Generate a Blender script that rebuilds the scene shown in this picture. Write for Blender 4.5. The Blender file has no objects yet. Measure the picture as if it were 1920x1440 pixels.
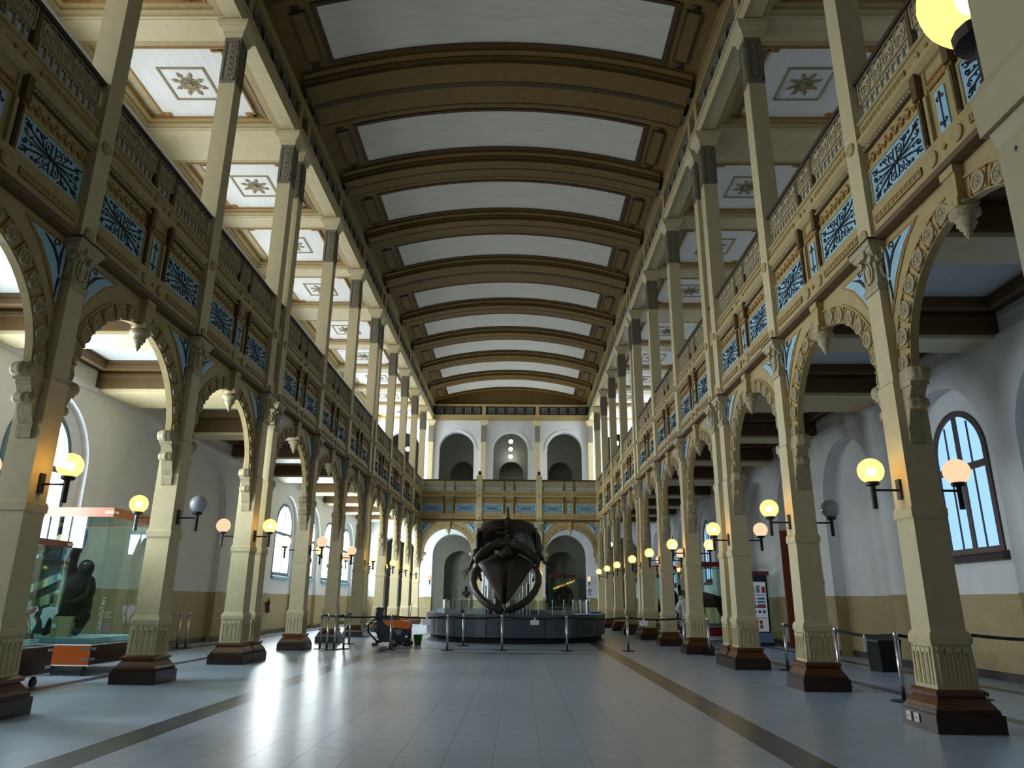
import bpy, bmesh, math, random
from mathutils import Vector, Matrix
random.seed(7)
PI = math.pi
S = bpy.context.scene
COL = S.collection

# ------------------------------------------------------------------ camera, world, exposure
CX, CH = 0.687, 1.40
F_PX, PITCH, YAW, ROLL = 1340.0, 0.2951, -0.0123, 0.0090
fw = Vector((math.sin(YAW) * math.cos(PITCH), math.cos(YAW) * math.cos(PITCH), math.sin(PITCH)))
rt = Vector((math.cos(YAW), -math.sin(YAW), 0))
up = rt.cross(fw)
rt2 = rt * math.cos(ROLL) + up * math.sin(ROLL)
up2 = -rt * math.sin(ROLL) + up * math.cos(ROLL)
cam = bpy.data.cameras.new('camera')
cam.sensor_fit = 'HORIZONTAL'
cam.sensor_width = 36.0
cam.lens = F_PX / 1920.0 * 36.0
cam.clip_start, cam.clip_end = 0.05, 300
cam_ob = bpy.data.objects.new('camera', cam)
COL.objects.link(cam_ob)
M = Matrix((rt2, up2, -fw)).transposed().to_4x4()
M.translation = Vector((CX, 0, CH))
cam_ob.matrix_world = M
S.camera = cam_ob
S.view_settings.view_transform = 'Standard'
S.view_settings.look = 'None'
S.view_settings.gamma = 1.0
S.view_settings.use_curve_mapping = False
S.view_settings.exposure = -0.25
S.cycles.use_denoising = True
S.cycles.max_bounces = 8
S.cycles.diffuse_bounces = 5
S.cycles.transparent_max_bounces = 16
S.cycles.sample_clamp_indirect = 6.0
END_FILL = 17.0
LEFT_WINDOW, LEFT_UPPER, RIGHT_WINDOW, RIGHT_UPPER, LAMP = 46.0, 7.4, 1.35, 0.20, 80.0
W = bpy.data.worlds.new('world'); S.world = W; W.use_nodes = True
W.node_tree.nodes['Background'].inputs[0].default_value = (0.30, 0.55, 1.0, 1)
W.node_tree.nodes['Background'].inputs[1].default_value = 1.6

# ------------------------------------------------------------------ materials
def mat(name, col, rough=0.6, var=0.12, scale=6.0, bump=0.0, metal=0.0, spec=0.4, streak=None, emit=0.0, ecol=None, coat=0.0):
    m = bpy.data.materials.new(name); m.use_nodes = True
    nt = m.node_tree; b = nt.nodes['Principled BSDF']
    b.inputs['Roughness'].default_value = rough
    b.inputs['Metallic'].default_value = metal
    b.inputs['Specular IOR Level'].default_value = spec
    b.inputs['Coat Weight'].default_value = coat
    b.inputs['Coat Roughness'].default_value = 0.15
    c = (*col, 1)
    if var > 0:
        tc = nt.nodes.new('ShaderNodeTexCoord'); mp = nt.nodes.new('ShaderNodeMapping')
        if streak: mp.inputs['Scale'].default_value = streak
        n = nt.nodes.new('ShaderNodeTexNoise'); n.inputs['Scale'].default_value = scale; n.inputs['Detail'].default_value = 4
        r = nt.nodes.new('ShaderNodeMapRange'); r.inputs['From Min'].default_value = 0.3; r.inputs['From Max'].default_value = 0.7
        r.inputs['To Min'].default_value = 1 - var; r.inputs['To Max'].default_value = 1 + var * 0.6
        mx = nt.nodes.new('ShaderNodeMix'); mx.data_type = 'RGBA'; mx.blend_type = 'MULTIPLY'; mx.inputs[0].default_value = 1
        mx.inputs[6].default_value = c
        nt.links.new(tc.outputs['Object'], mp.inputs[0]); nt.links.new(mp.outputs[0], n.inputs['Vector'])
        nt.links.new(n.outputs['Fac'], r.inputs['Value'])
        cb = nt.nodes.new('ShaderNodeCombineColor')
        for i in range(3): nt.links.new(r.outputs[0], cb.inputs[i])
        nt.links.new(cb.outputs[0], mx.inputs[7]); nt.links.new(mx.outputs[2], b.inputs['Base Color'])
        if bump:
            bp = nt.nodes.new('ShaderNodeBump'); bp.inputs['Strength'].default_value = bump; bp.inputs['Distance'].default_value = 0.01
            nt.links.new(n.outputs['Fac'], bp.inputs['Height']); nt.links.new(bp.outputs[0], b.inputs['Normal'])
    else:
        b.inputs['Base Color'].default_value = c
    if emit:
        b.inputs['Emission Color'].default_value = (*(ecol or col), 1); b.inputs['Emission Strength'].default_value = emit
    return m

def glow(name, col, strength):
    m = bpy.data.materials.new(name); m.use_nodes = True
    nt = m.node_tree; nt.nodes.clear()
    e = nt.nodes.new('ShaderNodeEmission'); o = nt.nodes.new('ShaderNodeOutputMaterial')
    e.inputs[0].default_value = (*col, 1); e.inputs[1].default_value = strength
    nt.links.new(e.outputs[0], o.inputs[0]); return m

def glass(name, tint, fac=0.12):
    m = bpy.data.materials.new(name); m.use_nodes = True
    nt = m.node_tree; nt.nodes.clear()
    t = nt.nodes.new('ShaderNodeBsdfTransparent'); g = nt.nodes.new('ShaderNodeBsdfGlossy'); mx = nt.nodes.new('ShaderNodeMixShader')
    fr = nt.nodes.new('ShaderNodeFresnel'); fr.inputs[0].default_value = 1.5
    o = nt.nodes.new('ShaderNodeOutputMaterial')
    t.inputs[0].default_value = (*tint, 1); g.inputs['Roughness'].default_value = 0.02; g.inputs[0].default_value = (0.9, 1, 1, 1)
    nt.links.new(fr.outputs[0], mx.inputs[0]); nt.links.new(t.outputs[0], mx.inputs[1]); nt.links.new(g.outputs[0], mx.inputs[2])
    nt.links.new(mx.outputs[0], o.inputs[0]); return m

m = {}
m['cream'] = mat('cream_paint', (0.57, 0.49, 0.29), 0.5, 0.07, 5)
m['buff'] = mat('buff_paint', (0.41, 0.32, 0.145), 0.5, 0.10, 6)
m['gold'] = mat('gold_brown_paint', (0.34, 0.19, 0.05), 0.5, 0.15, 14)
m['brown'] = mat('brown_paint', (0.115, 0.068, 0.026), 0.55, 0.15, 8)
m['dark_brown'] = mat('dark_brown_paint', (0.045, 0.030, 0.018), 0.6, 0.2, 8)
m['relief'] = mat('relief_plaster', (0.42, 0.36, 0.22), 0.6, 0.30, 30, 0.4)
m['stone_relief'] = mat('grey_ornament', (0.22, 0.20, 0.14), 0.6, 0.45, 26, 0.6)
m['vault'] = mat('vault_paint', (0.155, 0.098, 0.021), 0.55, 0.14, 4)
m['vault_dark'] = mat('vault_line_paint', (0.055, 0.033, 0.010), 0.55, 0.14, 4)
m['board'] = mat('white_ceiling_board', (0.62, 0.62, 0.56), 0.6, 0.10, 3, 0, streak=(0.35, 5, 1))
m['board_side'] = mat('white_coffer_board', (0.80, 0.82, 0.80), 0.55, 0.06, 3, 0, streak=(5, 0.35, 1))
m['board_aisle_shaded'] = mat('shaded_aisle_board', (0.46, 0.48, 0.49), 0.6, 0.06, 3, 0, streak=(5, 0.35, 1))  # darker copy of the white coffer board: aisle shade put into the colour
m['rosette'] = mat('rosette_plaster', (0.32, 0.26, 0.15), 0.6, 0.2, 20)
m['blue'] = mat('pale_blue_paint', (0.32, 0.55, 0.70), 0.5, 0.08, 8)
m['pale_board'] = mat('pale_sky_blue_paint', (0.58, 0.72, 0.84), 0.5, 0.06, 8)
m['frieze_blue'] = mat('dull_blue_paint', (0.24, 0.29, 0.32), 0.5, 0.2, 8)
m['black'] = mat('black_ironwork', (0.012, 0.014, 0.02), 0.45, 0.1, 8)
m['wall'] = mat('white_wall', (0.66, 0.69, 0.72), 0.75, 0.05, 2.5)
m['dado'] = mat('ochre_dado', (0.36, 0.29, 0.145), 0.6, 0.09, 3)
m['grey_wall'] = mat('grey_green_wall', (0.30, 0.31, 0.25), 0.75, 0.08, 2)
m['skirting'] = mat('dark_skirting', (0.045, 0.04, 0.038), 0.5, 0.1, 5)
m['floor'] = mat('polished_floor', (0.355, 0.445, 0.575), 0.30, 0.10, 2.2, 0.0, spec=0.30)
m['joint'] = mat('floor_joint', (0.20, 0.22, 0.26), 0.4, 0.1, 5)
m['stripe'] = mat('dark_stone_stripe', (0.050, 0.062, 0.090), 0.28, 0.2, 9, spec=0.32)
m['wood'] = mat('dark_polished_wood', (0.034, 0.014, 0.008), 0.22, 0.35, 3, streak=(1, 1, 9), spec=0.5)
m['wood_light'] = mat('honey_wood', (0.115, 0.042, 0.009), 0.28, 0.3, 3, streak=(1, 1, 9), spec=0.5)
m['orange_wood'] = mat('orange_veneer', (0.38, 0.075, 0.007), 0.3, 0.08, 3, spec=0.5)
m['window_wood'] = mat('dark_window_wood', (0.060, 0.038, 0.040), 0.5, 0.2, 6)
m['window_blue'] = mat('blue_grey_window_wood', (0.10, 0.19, 0.25), 0.5, 0.2, 6)
m['door_wood'] = mat('red_brown_door_wood', (0.22, 0.055, 0.018), 0.4, 0.2, 3, streak=(5, 5, 0.6))
m['metal'] = mat('brushed_steel', (0.62, 0.63, 0.65), 0.28, 0, metal=1.0)
m['iron'] = mat('black_painted_iron', (0.018, 0.017, 0.02), 0.4, 0)
m['bone'] = mat('dark_bone', (0.036, 0.028, 0.021), 0.6, 0.35, 5, 0.5)
m['counter'] = mat('slate_counter', (0.062, 0.085, 0.115), 0.35, 0.10, 3, spec=0.5)
m['counter_top'] = mat('slate_counter_top', (0.085, 0.10, 0.125), 0.35, 0.1, 3)
m['paper'] = mat('white_paper', (0.75, 0.78, 0.85), 0.8, 0.04, 8)
m['belt'] = mat('black_webbing', (0.010, 0.010, 0.014), 0.8, 0)
m['fur'] = mat('dark_fur', (0.018, 0.011, 0.010), 0.9, 0.5, 25, 1.0, spec=0.08)
m['fur_red'] = mat('brown_fur', (0.07, 0.032, 0.024), 0.9, 0.5, 25, 1.0)
m['skin'] = mat('person_skin', (0.42, 0.24, 0.16), 0.6, 0.05)
m['plinth'] = mat('pale_blue_plinth', (0.34, 0.45, 0.52), 0.5, 0.05)
m['glass'] = glass('clear_case_glass', (0.82, 0.95, 0.93))
m['glass_grey'] = glass('grey_glass', (0.45, 0.48, 0.46))
m['win_left'] = glow('lit_pane_white', (0.88, 0.97, 1.0), LEFT_WINDOW)
m['win_left_dimmed'] = glow('lit_pane_dimmed', (0.85, 0.95, 1.0), LEFT_WINDOW*0.3)  # no real blind: glow cut to darken the nearest left column
m['win_left_up'] = glow('lit_pane_upper_white', (0.96, 0.99, 1.0), LEFT_UPPER)
m['win_end_fill'] = glow('lit_pane_end_fill', (0.92, 0.98, 1.0), END_FILL)  # added glow of the end-bay panes, to brighten the far wall
m['win_right'] = glow('lit_pane_blue', (0.37, 0.68, 1.0), RIGHT_WINDOW)
m['win_right_up'] = glow('lit_pane_upper_blue', (0.62, 0.80, 1.0), RIGHT_UPPER)
m['bulb'] = glow('lamp_bulb', (1.0, 0.52, 0.075), LAMP)
def frosted(name, col, k, clear):
    mm = bpy.data.materials.new(name); mm.use_nodes = True; nt = mm.node_tree; nt.nodes.clear()
    e = nt.nodes.new('ShaderNodeEmission'); t = nt.nodes.new('ShaderNodeBsdfTransparent'); x = nt.nodes.new('ShaderNodeMixShader'); o = nt.nodes.new('ShaderNodeOutputMaterial')
    e.inputs[0].default_value = (*col, 1); e.inputs[1].default_value = k; x.inputs[0].default_value = clear
    nt.links.new(e.outputs[0], x.inputs[1]); nt.links.new(t.outputs[0], x.inputs[2]); nt.links.new(x.outputs[0], o.inputs[0]); return mm
m['lamp_on'] = frosted('lamp_globe_bright', (1.0, 0.66, 0.20), 2.6, 0.5)
m['lamp_soft'] = glow('lamp_globe_soft', (1.0, 0.72, 0.44), 1.2)
m['lamp_off'] = mat('lamp_globe_unlit', (0.42, 0.44, 0.50), 0.12, 0, spec=0.6)
m['lamp_white'] = glow('hanging_lamp_white', (1.0, 1.0, 0.95), 22.0)
m['orange'] = mat('orange_plastic', (0.62, 0.13, 0.008), 0.4, 0.05)
m['navy'] = mat('navy_plastic', (0.016, 0.018, 0.036), 0.4, 0.1)
m['grey_plastic'] = mat('grey_plastic', (0.16, 0.18, 0.21), 0.4, 0.05)
m['yellow'] = mat('yellow_plastic', (0.85, 0.50, 0.02), 0.4, 0)
m['green'] = mat('green_plastic', (0.03, 0.33, 0.03), 0.35, 0.05)
m['coat'] = mat('white_coat_cloth', (0.72, 0.76, 0.86), 0.85, 0.06, 7)
m['cloth_dark'] = mat('dark_trousers', (0.02, 0.02, 0.028), 0.85, 0.1)
m['hair'] = mat('black_hair', (0.010, 0.008, 0.008), 0.6, 0.1)
m['red'] = mat('red_paint', (0.42, 0.025, 0.02), 0.35, 0.05)
m['red_dark'] = mat('dark_red_paint', (0.16, 0.02, 0.018), 0.35, 0.05)
m['socket'] = mat('cream_socket', (0.66, 0.63, 0.52), 0.4, 0)
m['lit_board'] = mat('white_info_board', (0.80, 0.84, 0.90), 0.5, 0, emit=0.10, ecol=(0.8, 0.88, 1.0))
m['print_blue'] = mat('blue_print', (0.16, 0.25, 0.40), 0.6, 0)
m['print_grey'] = mat('grey_print', (0.30, 0.32, 0.36), 0.6, 0)
m['print_red'] = mat('red_print', (0.50, 0.06, 0.05), 0.6, 0)
m['print_navy'] = mat('navy_print', (0.03, 0.06, 0.20), 0.6, 0)
m['bronze'] = mat('dark_bronze', (0.02, 0.022, 0.022), 0.5, 0.2)
m['feather'] = mat('white_plumage', (0.78, 0.80, 0.80), 0.8, 0.1, 12)
m['dark_room'] = mat('dark_room_tone', (0.09, 0.095, 0.065), 0.8, 0.1, 2)
m['screen'] = mat('dark_screen', (0.006, 0.006, 0.009), 0.25, 0)
m['flat_blue'] = mat('blue_leaflet', (0.02, 0.12, 0.62), 0.6, 0)

# ------------------------------------------------------------------ mesh helpers
class MB:
    def __init__(s): s.v = []; s.f = []; s.mi = []
    def add(s, vs, fs, mi=0):
        o = len(s.v); s.v += [tuple(p) for p in vs]
        s.f += [tuple(i + o for i in f) for f in fs]; s.mi += [mi] * len(fs); return s
    def box(s, x0, x1, y0, y1, z0, z1, mi=0):
        return s.add([(x0,y0,z0),(x1,y0,z0),(x1,y1,z0),(x0,y1,z0),(x0,y0,z1),(x1,y0,z1),(x1,y1,z1),(x0,y1,z1)],
                     [(0,3,2,1),(4,5,6,7),(0,1,5,4),(1,2,6,5),(2,3,7,6),(3,0,4,7)], mi)
    def cbox(s, c, h, R=None, mi=0):
        vs = [Vector((sx*h[0], sy*h[1], sz*h[2])) for sz in (-1,1) for sx, sy in ((-1,-1),(1,-1),(1,1),(-1,1))]
        if R is not None: vs = [R @ v for v in vs]
        return s.add([v + Vector(c) for v in vs], [(0,3,2,1),(4,5,6,7),(0,1,5,4),(1,2,6,5),(2,3,7,6),(3,0,4,7)], mi)
    def frustum(s, z0, h0, z1, h1, cx=0, cy=0, mi=0):
        h0 = h0 if isinstance(h0, tuple) else (h0, h0); h1 = h1 if isinstance(h1, tuple) else (h1, h1)
        vs = [(cx+sx*h0[0], cy+sy*h0[1], z0) for sx, sy in ((-1,-1),(1,-1),(1,1),(-1,1))] + [(cx+sx*h1[0], cy+sy*h1[1], z1) for sx, sy in ((-1,-1),(1,-1),(1,1),(-1,1))]
        return s.add(vs, [(0,3,2,1),(4,5,6,7),(0,1,5,4),(1,2,6,5),(2,3,7,6),(3,0,4,7)], mi)
    def steps(s, prof, cx=0, cy=0, mi=0):
        for (z0, h0), (z1, h1) in zip(prof[:-1], prof[1:]):
            if z1 - z0 > 1e-6: s.frustum(z0, h0, z1, h1, cx, cy, mi)
        return s
    def prism(s, poly, a, b, axis='y', mi=0):
        n = len(poly)
        def P(p, t):
            if axis == 'y': return (p[0], t, p[1])
            if axis == 'x': return (t, p[0], p[1])
            return (p[0], p[1], t)
        vs = [P(p, a) for p in poly] + [P(p, b) for p in poly]
        fs = [tuple(range(n)), tuple(range(2*n-1, n-1, -1))] + [(i, n+i, n+(i+1)%n, (i+1)%n) for i in range(n)]
        return s.add(vs, fs, mi)
    def lathe(s, prof, n=16, c=(0,0,0), axis='z', mi=0, cap=True):
        vs = []; fs = []
        for r, t in prof:
            for i in range(n):
                a = 2*PI*i/n; x, y = r*math.cos(a), r*math.sin(a)
                p = (x, y, t) if axis == 'z' else ((x, t, y) if axis == 'y' else (t, x, y))
                vs.append((p[0]+c[0], p[1]+c[1], p[2]+c[2]))
        k = len(prof)
        for j in range(k-1):
            for i in range(n): fs.append((j*n+i, j*n+(i+1)%n, (j+1)*n+(i+1)%n, (j+1)*n+i))
        if cap:
            fs.append(tuple(range(n-1, -1, -1))); fs.append(tuple((k-1)*n+i for i in range(n)))
        return s.add(vs, fs, mi)
    def sphere(s, c, r, n=16, k=10, mi=0):
        rr = r if isinstance(r, tuple) else (r, r, r)
        vs = [(c[0], c[1], c[2]-rr[2])]; fs = []
        for j in range(1, k):
            t = -PI/2 + PI*j/k
            for i in range(n):
                a = 2*PI*i/n
                vs.append((c[0]+rr[0]*math.cos(t)*math.cos(a), c[1]+rr[1]*math.cos(t)*math.sin(a), c[2]+rr[2]*math.sin(t)))
        vs.append((c[0], c[1], c[2]+rr[2])); L = len(vs)-1
        for i in range(n): fs.append((0, 1+(i+1)%n, 1+i)); fs.append((L, L-n+i, L-n+(i+1)%n))
        for j in range(k-2):
            for i in range(n): fs.append((1+j*n+i, 1+j*n+(i+1)%n, 1+(j+1)*n+(i+1)%n, 1+(j+1)*n+i))
        return s.add(vs, fs, mi)
    def tube(s, pts, r, n=8, mi=0, flat=1.0):
        pts = [Vector(p) for p in pts]; rs = r if isinstance(r, (list, tuple)) else [r]*len(pts)
        vs = []; fs = []; N = len(pts); prev = None
        for i, p in enumerate(pts):
            t = (pts[min(i+1, N-1)] - pts[max(i-1, 0)]).normalized()
            if prev is None:
                a = Vector((0,0,1)) if abs(t.z) < 0.9 else Vector((1,0,0)); u = t.cross(a).normalized()
            else: u = (prev - t*prev.dot(t)).normalized()
            prev = u; w = t.cross(u)
            for j in range(n):
                a = 2*PI*j/n; vs.append(p + u*math.cos(a)*rs[i] + w*math.sin(a)*rs[i]*flat)
        for i in range(N-1):
            for j in range(n): fs.append((i*n+j, i*n+(j+1)%n, (i+1)*n+(j+1)%n, (i+1)*n+j))
        fs.append(tuple(range(n-1,-1,-1))); fs.append(tuple((N-1)*n+j for j in range(n)))
        return s.add(vs, fs, mi)
    def ribbon(s, pts, w, y0, y1, mi=0):          # flat stroke in the x-z plane, thickness y0..y1 (front is y0)
        N = len(pts); ws = w if isinstance(w, (list, tuple)) else [w]*N
        L = []; Rr = []
        for i in range(N):
            a = pts[max(i-1,0)]; b = pts[min(i+1,N-1)]
            dx, dz = b[0]-a[0], b[1]-a[1]; l = math.hypot(dx, dz) or 1
            nx, nz = -dz/l*ws[i]/2, dx/l*ws[i]/2
            L.append((pts[i][0]+nx, pts[i][1]+nz)); Rr.append((pts[i][0]-nx, pts[i][1]-nz))
        vs = []; fs = []
        for i in range(N):
            vs += [(L[i][0], y0, L[i][1]), (Rr[i][0], y0, Rr[i][1]), (L[i][0], y1, L[i][1]), (Rr[i][0], y1, Rr[i][1])]
        for i in range(N-1):
            a, b = 4*i, 4*i+4
            fs += [(a, a+1, b+1, b), (a, b, b+2, a+2), (a+1, a+3, b+3, b+1)]
        return s.add(vs, fs, mi)
    def mirror_x(s):
        n = len(s.v); k = len(s.f)
        s.v += [(-x, y, z) for x, y, z in s.v[:n]]; s.f += [tuple(i+n for i in reversed(f)) for f in s.f[:k]]; s.mi += s.mi[:k]; return s
    def mesh(s, name, mats, smooth=False):
        me = bpy.data.meshes.new(name); me.from_pydata(s.v, [], s.f)
        for q in (mats if isinstance(mats, (list, tuple)) else [mats]): me.materials.append(q)
        if any(s.mi): me.polygons.foreach_set('material_index', s.mi)
        bm = bmesh.new(); bm.from_mesh(me); bmesh.ops.recalc_face_normals(bm, faces=bm.faces); bm.to_mesh(me); bm.free()
        if smooth: me.polygons.foreach_set('use_smooth', [True]*len(me.polygons))
        me.update(); return me

def link(name, data, parent=None, loc=(0,0,0), rz=0.0):
    o = bpy.data.objects.new(name, data); COL.objects.link(o); o.location = loc; o.rotation_euler = (0,0,rz)
    if parent is not None: o.parent = parent
    return o
def part(name, mb, mats, parent, loc=(0,0,0), rz=0.0, smooth=False, label=None, stuff=False):
    me = mb if isinstance(mb, bpy.types.Mesh) else mb.mesh(name, mats, smooth)
    o = link(name, me, parent, loc, rz)
    if label: o['label'] = label
    if stuff: o['kind'] = 'stuff'
    return o
def tag(o, label, cat, group=None):
    o['label'] = label; o['category'] = cat
    if group: o['group'] = group
    return o
def thing(name, label, cat, loc=(0,0,0), rz=0.0, group=None):
    return tag(link(name, None, None, loc, rz), label, cat, group)
def single(name, mb, mats, label, cat, loc=(0,0,0), rz=0.0, group=None, smooth=False):
    return tag(part(name, mb, mats, None, loc, rz, smooth), label, cat, group)
def struct(name, mb=None, mats=None, loc=(0,0,0), rz=0.0, smooth=False):
    o = link(name, None, None, loc, rz) if mb is None else part(name, mb, mats, None, loc, rz, smooth)
    o['kind'] = 'structure'; return o
KIDS = {}
def kids(o):
    return KIDS.get(o.name) or [c for c in o.children]
def dup(root, loc, rz, label=None, skip=()):
    def cp(o, par):
        c = o.copy(); COL.objects.link(c)
        if par is not None: c.parent = par
        for ch in CH_[o.name]:
            if ch.name.split('.')[0] not in skip: cp(ch, c)
        return c
    CH_ = {}
    def walk(o):
        CH_[o.name] = PROTO[o.name] if o.name in PROTO else list(o.children)
        PROTO[o.name] = CH_[o.name]
        for ch in CH_[o.name]: walk(ch)
    walk(root)
    r = cp(root, None); r.location = loc; r.rotation_euler = (0,0,rz)
    if label: r['label'] = label
    return r
PROTO = {}
ORD = 'first second third fourth fifth sixth seventh eighth ninth tenth eleventh twelfth thirteenth'.split()

# ------------------------------------------------------------------ layout
P_, D_ = 3.965, 0.78
YC = {-1: 5.355, 0: 9.32, 1: 13.285, 2: 17.25, '2b': 18.03, 3: 22.0, 4: 25.96, 5: 29.93, '5b': 30.71, 6: 34.67, 7: 38.64, 8: 42.60, 9: 46.57}
MIDS = [3.37, 7.34, 11.30, 15.27, 20.01, 23.98, 27.95, 32.69, 36.65, 40.62, 44.59, 48.55]
XC, XW, Y0, YF, YW, YB = 5.83, 9.80, -2.6, 46.57, 50.45, 57.5
RZ = {'left': PI/2, 'right': -PI/2, 'far': 0.0}
SX = {'left': -1, 'right': 1}
exec_order = []

# ------------------------------------------------------------------ floor
b = MB().box(-10.6, 10.6, Y0-0.4, YB+0.4, -0.30, -0.0065)
floor = struct('floor', b, m['joint'])
TS, ST = 0.448, (3.15, 3.55)
tile_me = {}
def tile_mesh(x0, x1, y0, y1):
    k = (round(x1-x0, 3), round(y1-y0, 3))
    if k not in tile_me:
        w, d = (x1-x0)/2-0.0016, (y1-y0)/2-0.0016
        tile_me[k] = MB().box(-w, w, -d, d, -0.008, 0.0).mesh('floor_tile', m['floor'])
    return tile_me[k]
cells = []
nx = 14; wx = 2*ST[0]/nx
y = 2.0
while y < 20.9:
    for i in range(nx): cells.append((-ST[0]+i*wx, -ST[0]+(i+1)*wx, y, y+TS))
    y += TS
yend = y
cells.sort(key=lambda c: (c[2] < 7.0, c[2]))
near = [c for c in cells if c[2] >= 7.0][:294]
for c in near:
    part('floor_tile', tile_mesh(*c), None, floor, ((c[0]+c[1])/2, (c[2]+c[3])/2, 0))
rest = MB()
ns = set(near)
for c in cells:
    if c not in ns: rest.box(c[0]+.0016, c[1]-.0016, c[2]+.0016, c[3]-.0016, -0.008, 0)
rest.box(-ST[0], ST[0], Y0, 2.0-.003, -0.008, 0)
rest.box(-ST[0], ST[0], yend+.26, 22.85, -0.008, 0); rest.box(-ST[0], ST[0], 23.13, YB, -0.008, 0)
for s in (-1, 1):
    xs = [ST[1], 6.85, 7.12, 8.93, 9.20, 10.3]
    for a, c in ((xs[0], xs[1]), (xs[2], xs[3]), (xs[4], xs[5])):
        yy = Y0
        while yy < YB:
            rest.box(min(s*a, s*c)+.0016, max(s*a, s*c)-.0016, yy+.0016, min(yy+1.8, YB)-.0016, -0.008, 0); yy += 1.8
part('floor_paving', rest, m['floor'], floor, stuff=True)
for s in (-1, 1):
    for a, c in ((ST[0], ST[1]), (6.85, 7.12), (8.93, 9.20)):
        part('border_strip', MB().box(min(s*a, s*c), max(s*a, s*c), Y0, YB, -0.008, 0.0002), m['stripe'], floor)
part('border_strip', MB().box(-ST[0], ST[0], yend, yend+.26, -0.008, 0.0002), m['stripe'], floor)
part('border_strip', MB().box(-ST[0], ST[0], 22.85, 23.13, -0.008, 0.0002), m['stripe'], floor)

# ------------------------------------------------------------------ aisle walls, niches, windows
def arch_plate(mb, cx, x0, x1, z0, z1, a, zs, y0, y1, sill=None, n=22, arch=True, reveal_to=None):
    """plate with an arched (or square) opening of half width a springing at zs; x0..x1 is absolute"""
    q = []
    arc = [(cx - a*math.cos(PI*i/n), zs + a*math.sin(PI*i/n)) for i in range(n+1)] if arch else [(cx-a, zs), (cx+a, zs)]
    lo = z0 if sill is None else sill
    q.append([(x0,z0),(cx-a,z0),(cx-a,z1),(x0,z1)]); q.append([(cx+a,z0),(x1,z0),(x1,z1),(cx+a,z1)])
    if sill is not None: q.append([(cx-a,z0),(cx+a,z0),(cx+a,sill),(cx-a,sill)])
    for (xa,za),(xb,zb) in zip(arc[:-1], arc[1:]): q.append([(xa,za),(xb,zb),(xb,z1),(xa,z1)])
    for poly in q:
        mb.add([(x,y0,z) for x,z in poly], [(0,1,2,3)])
        if y1 is not None: mb.add([(x,y1,z) for x,z in poly], [(0,1,2,3)])
    edge = [(cx-a,lo)] + arc + [(cx+a,lo)]
    if sill is not None: edge = edge + [(cx-a,lo)]
    r1 = y1 if reveal_to is None else reveal_to
    for (xa,za),(xb,zb) in zip(edge[:-1], edge[1:]):
        mb.add([(xa,y0,za),(xb,y0,zb),(xb,r1,zb),(xa,r1,za)], [(0,1,2,3)])

NA, NZ, ND = 1.62, 4.30, 0.36          # niche half width, springing, depth
WA, WZ, WS = 0.98, 4.50, 2.42          # window half width, springing, sill
DZ = 1.62
BLIND = (20.01, 23.98, 27.95)
BLIND_ON = {'left': BLIND + (3.37,), 'right': BLIND + (3.37, 7.34)}
EDGES = [Y0] + [(a+c)/2 for a, c in zip(MIDS[:-1], MIDS[1:])] + [YW]
WIN = {'left': (1.14, 4.42, 0.10, 0.18), 'right': (0.95, 4.50, 0.26, 0.36)}   # half width, springing, frame depth, niche depth
SHIFT = {'left': {11.30: .20, 15.27: .20}, 'right': {}}
def aisle_wall(side):
    sg = 1 if side == 'left' else -1
    WA, WZ, WY, ND = WIN[side]
    X = SX[side]*XW
    wall, dado, base, rail, upper = MB(), MB(), MB(), MB(), MB()
    for i, mid in enumerate(MIDS):
        cx = sg*(mid+SHIFT[side].get(mid, 0)); e = sorted((sg*EDGES[i], sg*EDGES[i+1]))
        arch_plate(wall, cx, e[0], e[1], DZ, 7.25, NA, NZ, 0, None, reveal_to=ND)
        if side == 'right' and mid == 23.98:
            arch_plate(wall, cx, cx-NA-.05, cx+NA+.05, DZ, 6.2, 1.25, 3.85, ND, ND+.2, arch=False)
            for s in (-1, 1): dado.box(min(cx+s*1.25, cx+s*1.7), max(cx+s*1.25, cx+s*1.7), ND, ND+.2, 0, DZ)
        elif mid in BLIND_ON[side]:
            wall.box(cx-NA-.05, cx+NA+.05, ND, ND+.12, DZ, 6.2); dado.box(cx-NA-.05, cx+NA+.05, ND, ND+.12, 0, DZ)
            base.box(cx-NA, cx+NA, ND-.03, ND, 0, .16)
        else:
            arch_plate(wall, cx, cx-NA-.05, cx+NA+.05, DZ, 6.2, WA, WZ, ND, ND+.22, sill=WS)
            dado.box(cx-NA-.05, cx+NA+.05, ND, ND+.12, 0, DZ); base.box(cx-NA, cx+NA, ND-.03, ND, 0, .16)
        for a, c in ((e[0], cx-NA), (cx+NA, e[1])):
            dado.box(a, c, 0, ND+.02, 0, DZ); rail.box(a, c, -.025, 0, DZ-.05, DZ+.01); base.box(a, c, -.03, 0, 0, .16)
        arch_plate(upper, cx, e[0], e[1], 7.25, 14.6, 1.05 if mid < 48 else 1.7, 12.2, 0, .3, sill=9.3 if mid < 48 else 8.4)
    w = struct('wall_'+side, wall, m['wall'], (X,0,0), RZ[side])
    part('dado', dado, m['dado'], w); part('dado_rail', rail, m['dado'], w); part('upper_storey', upper, m['wall'], w)
    part('cornice', MB().box(sg*Y0, sg*YW, -.07, 0, 6.22, 6.34).box(sg*Y0, sg*YW, -.04, 0, 6.62, 6.70), m['wall'], w)
    struct('baseboard_'+side, base, m['skirting'], (X,0,0), RZ[side])
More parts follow.
